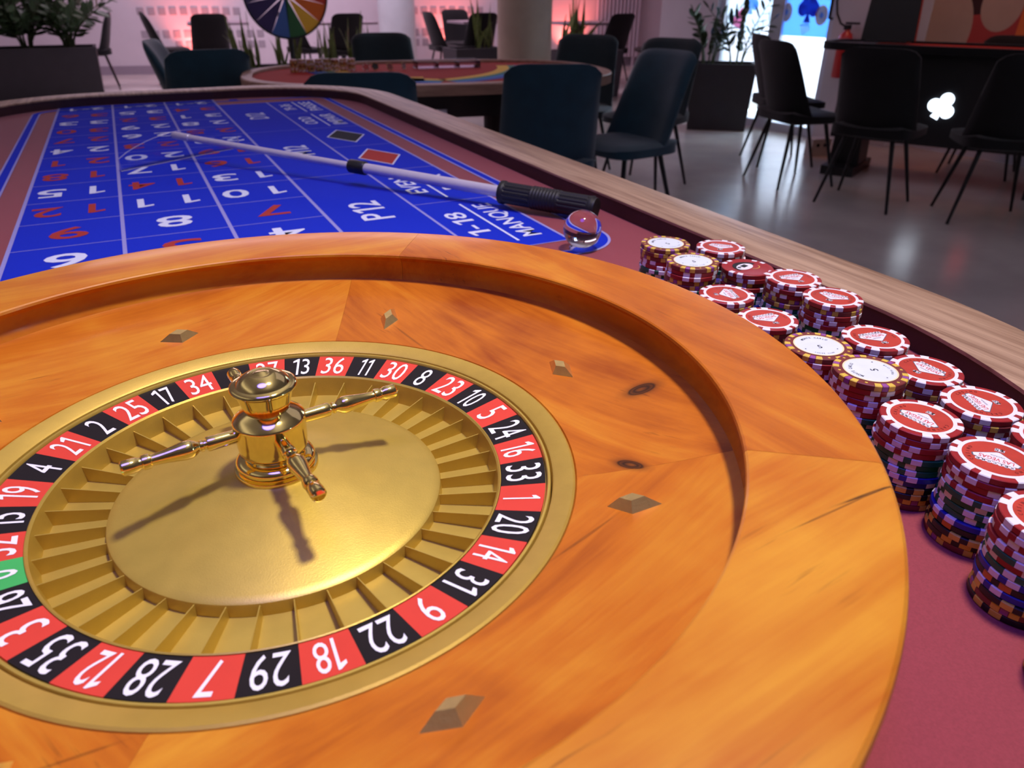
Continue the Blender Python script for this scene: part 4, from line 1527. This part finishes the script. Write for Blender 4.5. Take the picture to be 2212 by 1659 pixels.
MB().prism(oval(0.90, 0.600), GH - 0.02, GH).build('felt_surface', 'red_felt', gt)
v, f = ring_loft([(oval(0.90, 0.600), GH - 0.02), (oval(0.90, 0.600), GH + 0.012), (oval(0.905, 0.605), GH + 0.016), (oval(0.95, 0.650), GH + 0.014), (oval(0.955, 0.655), GH + 0.008), (oval(0.955, 0.655), GH - 0.035), (oval(0.88, 0.580), GH - 0.035), (oval(0.88, 0.580), GH - 0.02)])
obj('rail', fix_normals(mesh_data('rail', v, f, 'rail_tan', None, True, 35)), gt)
v, f = ring_loft([(oval(0.90, 0.600), GH - 0.035), (oval(0.88, 0.580), GH - 0.14), (oval(0.86, 0.560), GH - 0.14), (oval(0.88, 0.580), GH - 0.035)])
obj('apron', fix_normals(mesh_data('apron', v, f, 'apron')), gt)
for sx in (-0.45, 0.45):
    MB().prism(oval(0.16, 0.16, 2.0, 24), 0.05, GH - 0.02, mat=Matrix.Translation((sx, 0, 0))).build('pedestal', 'apron', gt)
    MB().prism(oval(0.28, 0.26, 3.0, 24), 0.0, 0.05, mat=Matrix.Translation((sx, 0, 0))).build('foot', 'apron', gt)


def arc_strip(cx, cy, r0, r1, a0, a1, z, n=18, ky=0.62):
    mb = MB()
    for k in range(n):
        t0 = R(a0 + (a1 - a0) * k / n); t1 = R(a0 + (a1 - a0) * (k + 1) / n)
        mb.add([(cx + r0 * math.cos(t0), cy + ky * r0 * math.sin(t0), z), (cx + r1 * math.cos(t0), cy + ky * r1 * math.sin(t0), z),
                (cx + r1 * math.cos(t1), cy + ky * r1 * math.sin(t1), z), (cx + r0 * math.cos(t1), cy + ky * r0 * math.sin(t1), z)], [(0, 1, 2, 3)])
    return mb


for cx_, a0, a1, q_ in ((0.35, 186, 246, 0.0), (0.0, 232, 263, -0.2), (-0.35, -66, -6, 0.0)):
    for r0, r1, mt_ in ((0.80, 0.865, 'rain_yellow'), (0.865, 0.905, 'rain_green'), (0.905, 0.965, 'rain_blue'), (0.965, 1.0, 'rain_navy')):
        arc_strip(cx_, 0.42, r0 + q_, r1 + q_, a0, a1, GH + 0.001, ky=1.0).build('rainbow_arc', mt_, gt)
MB().prism(oval(0.06, 0.012, 4, 16), GH - 0.13, GH - 0.10, mat=Matrix.Translation((-0.10, -0.595, 0))).build('name_plate', 'alu', gt)
# chip columns in a long rack on that table
gm = gt.matrix_basis
ga_ = R(-10)


def on_gt(lx, ly):
    return (1.437 + lx * math.cos(ga_) - ly * math.sin(ga_), 3.648 + lx * math.sin(ga_) + ly * math.cos(ga_))


POS = ('at the left end', 'second from left', 'third from left', 'fourth from left', 'fifth from left', 'sixth from left', 'seventh from left', 'eighth from left', 'ninth from left', 'tenth from left', 'eleventh from left')
chip_cols = ['Y', 'R', 'Y', 'O', 'Y', 'R', 'Y', 'R', 'Y', 'O', 'R']
for k in range(8):
    p = on_gt(-0.69 + k * 0.0430, 0.225 + 0.004 * math.sin(k * 2.1))
    t = thing('chip_column', 'small chip column %s in the row on the rainbow table' % POS[k], 'chips', (p[0], p[1], GH + 0.001), rnd.uniform(0, 6), 'chip columns on the rainbow table')
    nn = 17
    for j in range(nn):
        kk = chip_cols[(k + j // 3) % 11]
        c_ = obj('chip', KIND[kk][0], t, (0, 0, j * 0.0036), (0, 0, rnd.uniform(0, 6)))
        obj('edge_spots', KIND[kk][1], c_)
        c_.scale = (1, 1, 1)
for k, (lx, ly, lean, kk, lab) in enumerate(((-0.315, 0.20, 62, 'R', 'loose red chip leaning beside the chip row'), (-0.265, 0.22, 70, 'O', 'loose black and orange chip leaning right of the chip row'),
                                            (-0.19, 0.19, 66, 'Y', 'loose brown chip leaning before the clear tray'), (-0.11, 0.22, 80, 'Y', 'loose brown and yellow chip standing by the clear tray'))):
    p = on_gt(lx, ly)
    o = obj('poker_chip', KIND[kk][0], None, (p[0], p[1], GH + 0.0205 * math.sin(R(lean)) + 0.001), (R(lean), 0, R(20 * k - 20)))
    tag(o, lab, 'poker chip', 'loose chips on the rainbow table')
    obj('edge_spots', KIND[kk][1], o)
p = on_gt(0.14, 0.27)
t = thing('chip_tray', 'empty clear acrylic chip tray on the rainbow table', 'tray', (p[0], p[1], GH + 0.001), R(-8))
MB().box(0, 0, 0.003, 0.36, 0.14, 0.006).build('tray_floor', 'acrylic', t)
for bx in ((0, -0.068, 0.022, 0.36, 0.004, 0.034), (0, 0.068, 0.022, 0.36, 0.004, 0.034), (-0.178, 0, 0.022, 0.004, 0.132, 0.034), (0.178, 0, 0.022, 0.004, 0.132, 0.034), (-0.06, 0, 0.018, 0.003, 0.132, 0.026), (0.06, 0, 0.018, 0.003, 0.132, 0.026)):
    MB().box(*bx).build('tray_wall', 'acrylic', t)
    MB().box(bx[0], bx[1], bx[2] + bx[5] / 2 + 0.001, bx[3], bx[4], 0.002).build('tray_edge', 'acrylic_edge', t)

# ------------------------------------------------------------------ colour wheel on a stand
pw = thing('prize_wheel', 'rainbow prize wheel with black rim on a black stand', 'prize wheel', (1.44, 7.32, 0), R(-11))
PWZ, PWR = 1.11, 0.37
cols = ['w_red', 'w_orange', 'w_red', 'w_violet', 'w_blue', 'w_violet', 'w_violet', 'w_violet', 'w_violet', 'w_blue', 'w_green', 'w_yellow', 'w_orange', 'w_red']
ns = len(cols)
rotf = Matrix.Translation((0, 0, PWZ)) @ Matrix.Rotation(PI / 2, 4, 'X')
for k in range(ns):
    a0 = 2 * PI * k / ns + R(12); a1 = a0 + 2 * PI / ns
    ol2 = [(0.03 * math.cos((a0 + a1) / 2), 0.03 * math.sin((a0 + a1) / 2))] + [((PWR - 0.012) * math.cos(a0 + (a1 - a0) * j / 5), (PWR - 0.012) * math.sin(a0 + (a1 - a0) * j / 5)) for j in range(6)]
    MB().prism(ol2, 0.0, 0.012, mat=rotf).build('colour_sector', cols[k], pw)
rimv = MB().lathe([(PWR - 0.015, -0.01), (PWR - 0.015, 0.02), (PWR, 0.02), (PWR, -0.01), (PWR - 0.015, -0.01)], 64, mat=rotf)
obj('wheel_rim', fix_normals(rimv.data('wheel_rim', 'black_plastic')), pw)
MB().lathe([(0.0, 0.035), (0.035, 0.03), (0.04, 0.012)], 24, mat=rotf).build('hub_cap', 'alu', pw)
MB().tube([(0, 0.05, 0.03), (0, 0.05, PWZ + 0.03)], 0.022, 14).build('stand_pole', 'leg_metal', pw)
MB().tube([(0, 0.05, PWZ), (0, 0.0, PWZ)], 0.02, 12).build('axle', 'leg_metal', pw)
for a in (90, 210, 330):
    MB().tube([(0, 0.05, 0.12), (0.30 * math.cos(R(a)), 0.05 + 0.30 * math.sin(R(a)), 0.012)], [0.016, 0.012], 10).build('stand_foot', 'leg_metal', pw)

# ------------------------------------------------------------------ card table with glowing suits
dirT = Vector((0.455, -0.89, 0)).normalized()
ct_ang = math.atan2(dirT.y, dirT.x)
CT = Vector((4.66, 2.88, 0)) + Vector((0.89, 0.455, 0)) * 0.235
ct = thing('card_table', 'black card table with glowing club emblem on its front', 'gaming table', (CT.x, CT.y, 0), ct_ang)
CH = 0.84
# local frame: x along the table towards the camera's right, -y towards the camera side... outward normal of the front is -n
MB().prism(oval(0.90, 0.27, 5.0, 48), CH - 0.035, CH).build('table_top', 'black_plastic', ct)
v, f = ring_loft([(oval(0.905, 0.275, 5, 48), CH - 0.03), (oval(0.905, 0.275, 5, 48), CH + 0.012), (oval(0.86, 0.235, 5, 48), CH + 0.012), (oval(0.86, 0.235, 5, 48), CH - 0.01)])
obj('padded_edge', fix_normals(mesh_data('padded_edge', v, f, 'black_fabric')), ct)
flatp = MB().prism(oval(0.60, 0.16, 4, 32), CH + 0.0005, CH + 0.002)
flatp.build('red_cloth', 'red_felt', ct)
front = -1
MB().box(0, front * 0.17, 0.53, 1.45, 0.03, 0.56).build('front_panel', 'black_plastic', ct)
for sx in (-0.62, 0.62):
    MB().add([(sx - .10, -.10, 0.06), (sx + .10, -.10, 0.06), (sx + .10, .14, 0.06), (sx - .10, .14, 0.06), (sx - .07, -.13, CH - .035), (sx + .07, -.13, CH - .035), (sx + .07, .13, CH - .035), (sx - .07, .13, CH - .035)],
             [(3, 2, 1, 0), (4, 5, 6, 7), (0, 1, 5, 4), (1, 2, 6, 5), (2, 3, 7, 6), (3, 0, 4, 7)]).build('pedestal', 'black_plastic', ct)
    MB().box(sx, 0.0, 0.03, 0.22, 0.50, 0.06).build('foot', 'black_plastic', ct)


def emblem(polys, x, z, tilt, mat, name):
    mb = MB()
    mt_ = Matrix.Translation((x, front * 0.19, z)) @ Matrix.Rotation(PI / 2, 4, 'X') @ Matrix.Rotation(tilt, 4, 'Z')
    for k, p in enumerate(polys):
        mb.prism(p, 0.0, 0.008 + 0.0004 * k, mat=mt_)
    mb.build(name, mat, ct)


emblem([disc(0.040, 24, cx=0, cy=0.040), disc(0.040, 24, cx=-0.042, cy=-0.020), disc(0.040, 24, cx=0.042, cy=-0.020), disc(0.02, 16), [(-.006, 0), (-.024, -.085), (.024, -.085), (.006, 0)]], -0.070, 0.507, R(-24), 'club_glow', 'club_emblem')
emblem([[(0, -.085), (.06, 0), (0, .085), (-.06, 0)]], 0.260, 0.507, R(-24), 'diamond_glow', 'diamond_emblem')
# black screen standing on that table
t = thing('black_screen', 'black upright screen standing at the far end of the card table', 'screen', (4.60, 3.43, CH + 0.013), R(-64))
MB().box(0, 0, 0.006, 0.26, 0.16, 0.012).build('stand_base', 'black_plastic', t)
MB().add([(-.17, -.015, .012), (.17, -.015, .012), (.17, .015, .012), (-.17, .015, .012), (-.15, .045, .56), (.13, .045, .56), (.13, .07, .56), (-.15, .07, .56)],
         [(3, 2, 1, 0), (4, 5, 6, 7), (0, 1, 5, 4), (1, 2, 6, 5), (2, 3, 7, 6), (3, 0, 4, 7)]).build('panel', 'black_plastic', t)
MB().tube([(.171, -.017, .012), (.131, .043, .56)], 0.004, 8).build('red_lit_edge', 'w_red', t)  # red light along the panel edge, put in as a coloured strip

# mural on the right wall
p = ww(3.36, 0.388)
t = thing('wall_mural', 'dark red wall mural with large beige discs behind the card table', 'mural', (p[0], p[1], 0.10), winang)
MB().box(0, 0, 1.15, 1.85, 0.02, 2.3).build('mural_panel', 'mural_dark', t)


def mural_shape(name, poly, mat, y=-0.0105, k=0):
    m_ = Matrix.Translation((0, y, 0)) @ Matrix.Rotation(PI / 2, 4, 'X')
    MB().prism(poly, 0.0, 0.001 + 0.001 * k, mat=m_).build(name, mat, t)


mx = lambda s: s - 3.36
mural_shape('red_field', [(mx(2.46), 0.0), (mx(3.7), 0.0), (mx(3.7), 0.98), (mx(2.55), 0.86), (mx(2.46), 0.75)], 'mural_red')
mural_shape('beige_disc', disc(0.22, 40, 1, 1.35, mx(2.69), 0.80), 'mural_beige', k=1)
mural_shape('beige_disc', disc(0.15, 40, 1, 1.2, mx(3.09), 0.97), 'mural_beige', k=1)
mural_shape('orange_field', [(mx(3.22), 0.3), (mx(4.2), 0.3), (mx(4.2), 1.7), (mx(3.27), 1.7)], 'mural_orange', k=2)
# unseen orange spot that lights the mural
d = bpy.data.lights.new('mural_light', 'SPOT')
d.energy = 30; d.color = (1.0, 0.34, 0.16); d.spot_size = R(110); d.spot_blend = 0.8; d.shadow_soft_size = 0.06
l = bpy.data.objects.new('mural_light', d)
pl = ww(3.25, -0.45)
l.location = (pl[0], pl[1], 2.7)
l.rotation_euler = (Vector((*ww(3.0, 0.4), 0.8)) - l.location).to_track_quat('-Z', 'Y').to_euler()
link(l)

# fire extinguisher on the wall beside the door
p = ww(2.17, -0.078)
t = thing('fire_extinguisher', 'red fire extinguisher hanging beside the glass door', 'extinguisher', (p[0], p[1], 0.52), winang)
MB().lathe([(0.0, 0.0), (0.050, 0.0), (0.056, 0.012), (0.056, 0.29), (0.048, 0.325), (0.025, 0.345), (0.022, 0.36), (0.0, 0.36)], 28).build('cylinder', 'ext_red', t, smooth=True, angle=40)
MB().box(0, 0.066, 0.20, 0.05, 0.020, 0.16).build('wall_bracket', 'leg_metal', t)
MB().box(0, 0, 0.375, 0.035, 0.05, 0.035).box(0.04, 0, 0.405, 0.12, 0.022, 0.016).build('valve', 'leg_metal', t)
hz = []
for k in range(13):
    a = R(-70 + 160 * k / 12)
    hz.append((-0.085 + 0.05 * math.cos(a) - 0.01, 0.0, 0.55 - 0.16 * math.cos(a * 0.9) + 0.02 * k * 0.5))
MB().tube([(-0.02, 0, 0.38), (-0.07, 0, 0.40), (-0.12, 0, 0.47), (-0.145, 0, 0.56), (-0.12, 0, 0.66), (-0.06, 0, 0.70)], 0.009, 8).build('hose', 'black_rubber', t, smooth=True)
# floor socket box
t = thing('floor_socket_box', 'small beige socket box on the floor near the glass door', 'socket box', (4.80, 4.02, 0), R(-15))
MB().box(0, 0, 0.065, 0.16, 0.10, 0.13).build('housing', 'box_beige', t)
for sx in (-0.03, 0.03):
    MB().lathe([(0.0, 0.002), (0.014, 0.002), (0.014, 0.0)], 14, mat=Matrix.Translation((sx, -0.05, 0.085)) @ Matrix.Rotation(PI / 2, 4, 'X')).build('socket_hole', 'leg_metal', t)

# ------------------------------------------------------------------ stickers on window and door


def sticker(s, z, polys, label, lift=0.0):
    """polys: (outline, film material) stacked outwards on the inner face of the glass"""
    p = ww(s, 0.07 - 0.0085 - lift)
    t = thing('window_sticker', label, 'sticker', (p[0], p[1], z), winang, 'casino stickers on the glazing')
    for k, (poly, mt_, nm) in enumerate(polys):
        MB().prism(poly, 0.0, 0.0008 + 0.0006 * k, mat=Matrix.Rotation(PI / 2, 4, 'X')).build(nm, mt_, t)
    return t


def spade(r_):
    out = [(0, 1.35 * r_)]
    for k in range(9):
        a = R(60 - 22 * k)
        out.append((0.55 * r_ + 0.55 * r_ * math.cos(a), -0.05 * r_ + 0.6 * r_ * math.sin(a)))
    out += [(0.12 * r_, -0.45 * r_), (0.35 * r_, -1.1 * r_), (-0.35 * r_, -1.1 * r_), (-0.12 * r_, -0.45 * r_)]
    for k in range(8, -1, -1):
        a = R(60 - 22 * k)
        out.append((-0.55 * r_ - 0.55 * r_ * math.cos(a), -0.05 * r_ + 0.6 * r_ * math.sin(a)))
    return out[::-1]


sticker(1.655, 1.02, [([(-.25, -.22), (.25, -.22), (.25, .55), (-.25, .55)], 'film_blue', 'backing_film'), (spade(0.10), 'film_navy', 'spade'), ([(-.06, -.13), (.02, -.10), (.05, -.17), (-.03, -.21)], 'film_white', 'highlight'),
                      ([(-.02, .16), (.12, .10), (.16, .24)], 'film_pink', 'pink_corner')], 'blue film with a navy spade on the glass door')
sticker(1.43, 0.985, [(disc(.062, 28, 1, 1.25), 'film_orange', 'outer_ring'), (disc(.05, 28, 1, 1.25), 'film_white', 'white_ring'), (disc(.018, 20, 1, 1.25), 'film_blue', 'centre')], 'white chip sticker at the left of the glass door', 0.004)
sticker(1.80, 0.97, [(disc(.062, 28, 1, 1.25), 'film_orange', 'outer_ring'), (disc(.05, 28, 1, 1.25), 'film_white', 'white_ring'), (disc(.018, 20, 1, 1.25), 'film_blue', 'centre')], 'white chip sticker at the right of the glass door', 0.004)
sticker(1.02, 1.04, [([(-.26, -.16), (.05, -.30), (.25, -.14), (.25, .5), (-.26, .5)], 'film_white', 'card_film'), (spade(0.075), 'film_blue', 'spade'), ([(-.24, -.16), (-.10, -.02), (-.08, -.22)], 'film_pink', 'pink_corner')], 'white playing card sticker on the window behind the plants')
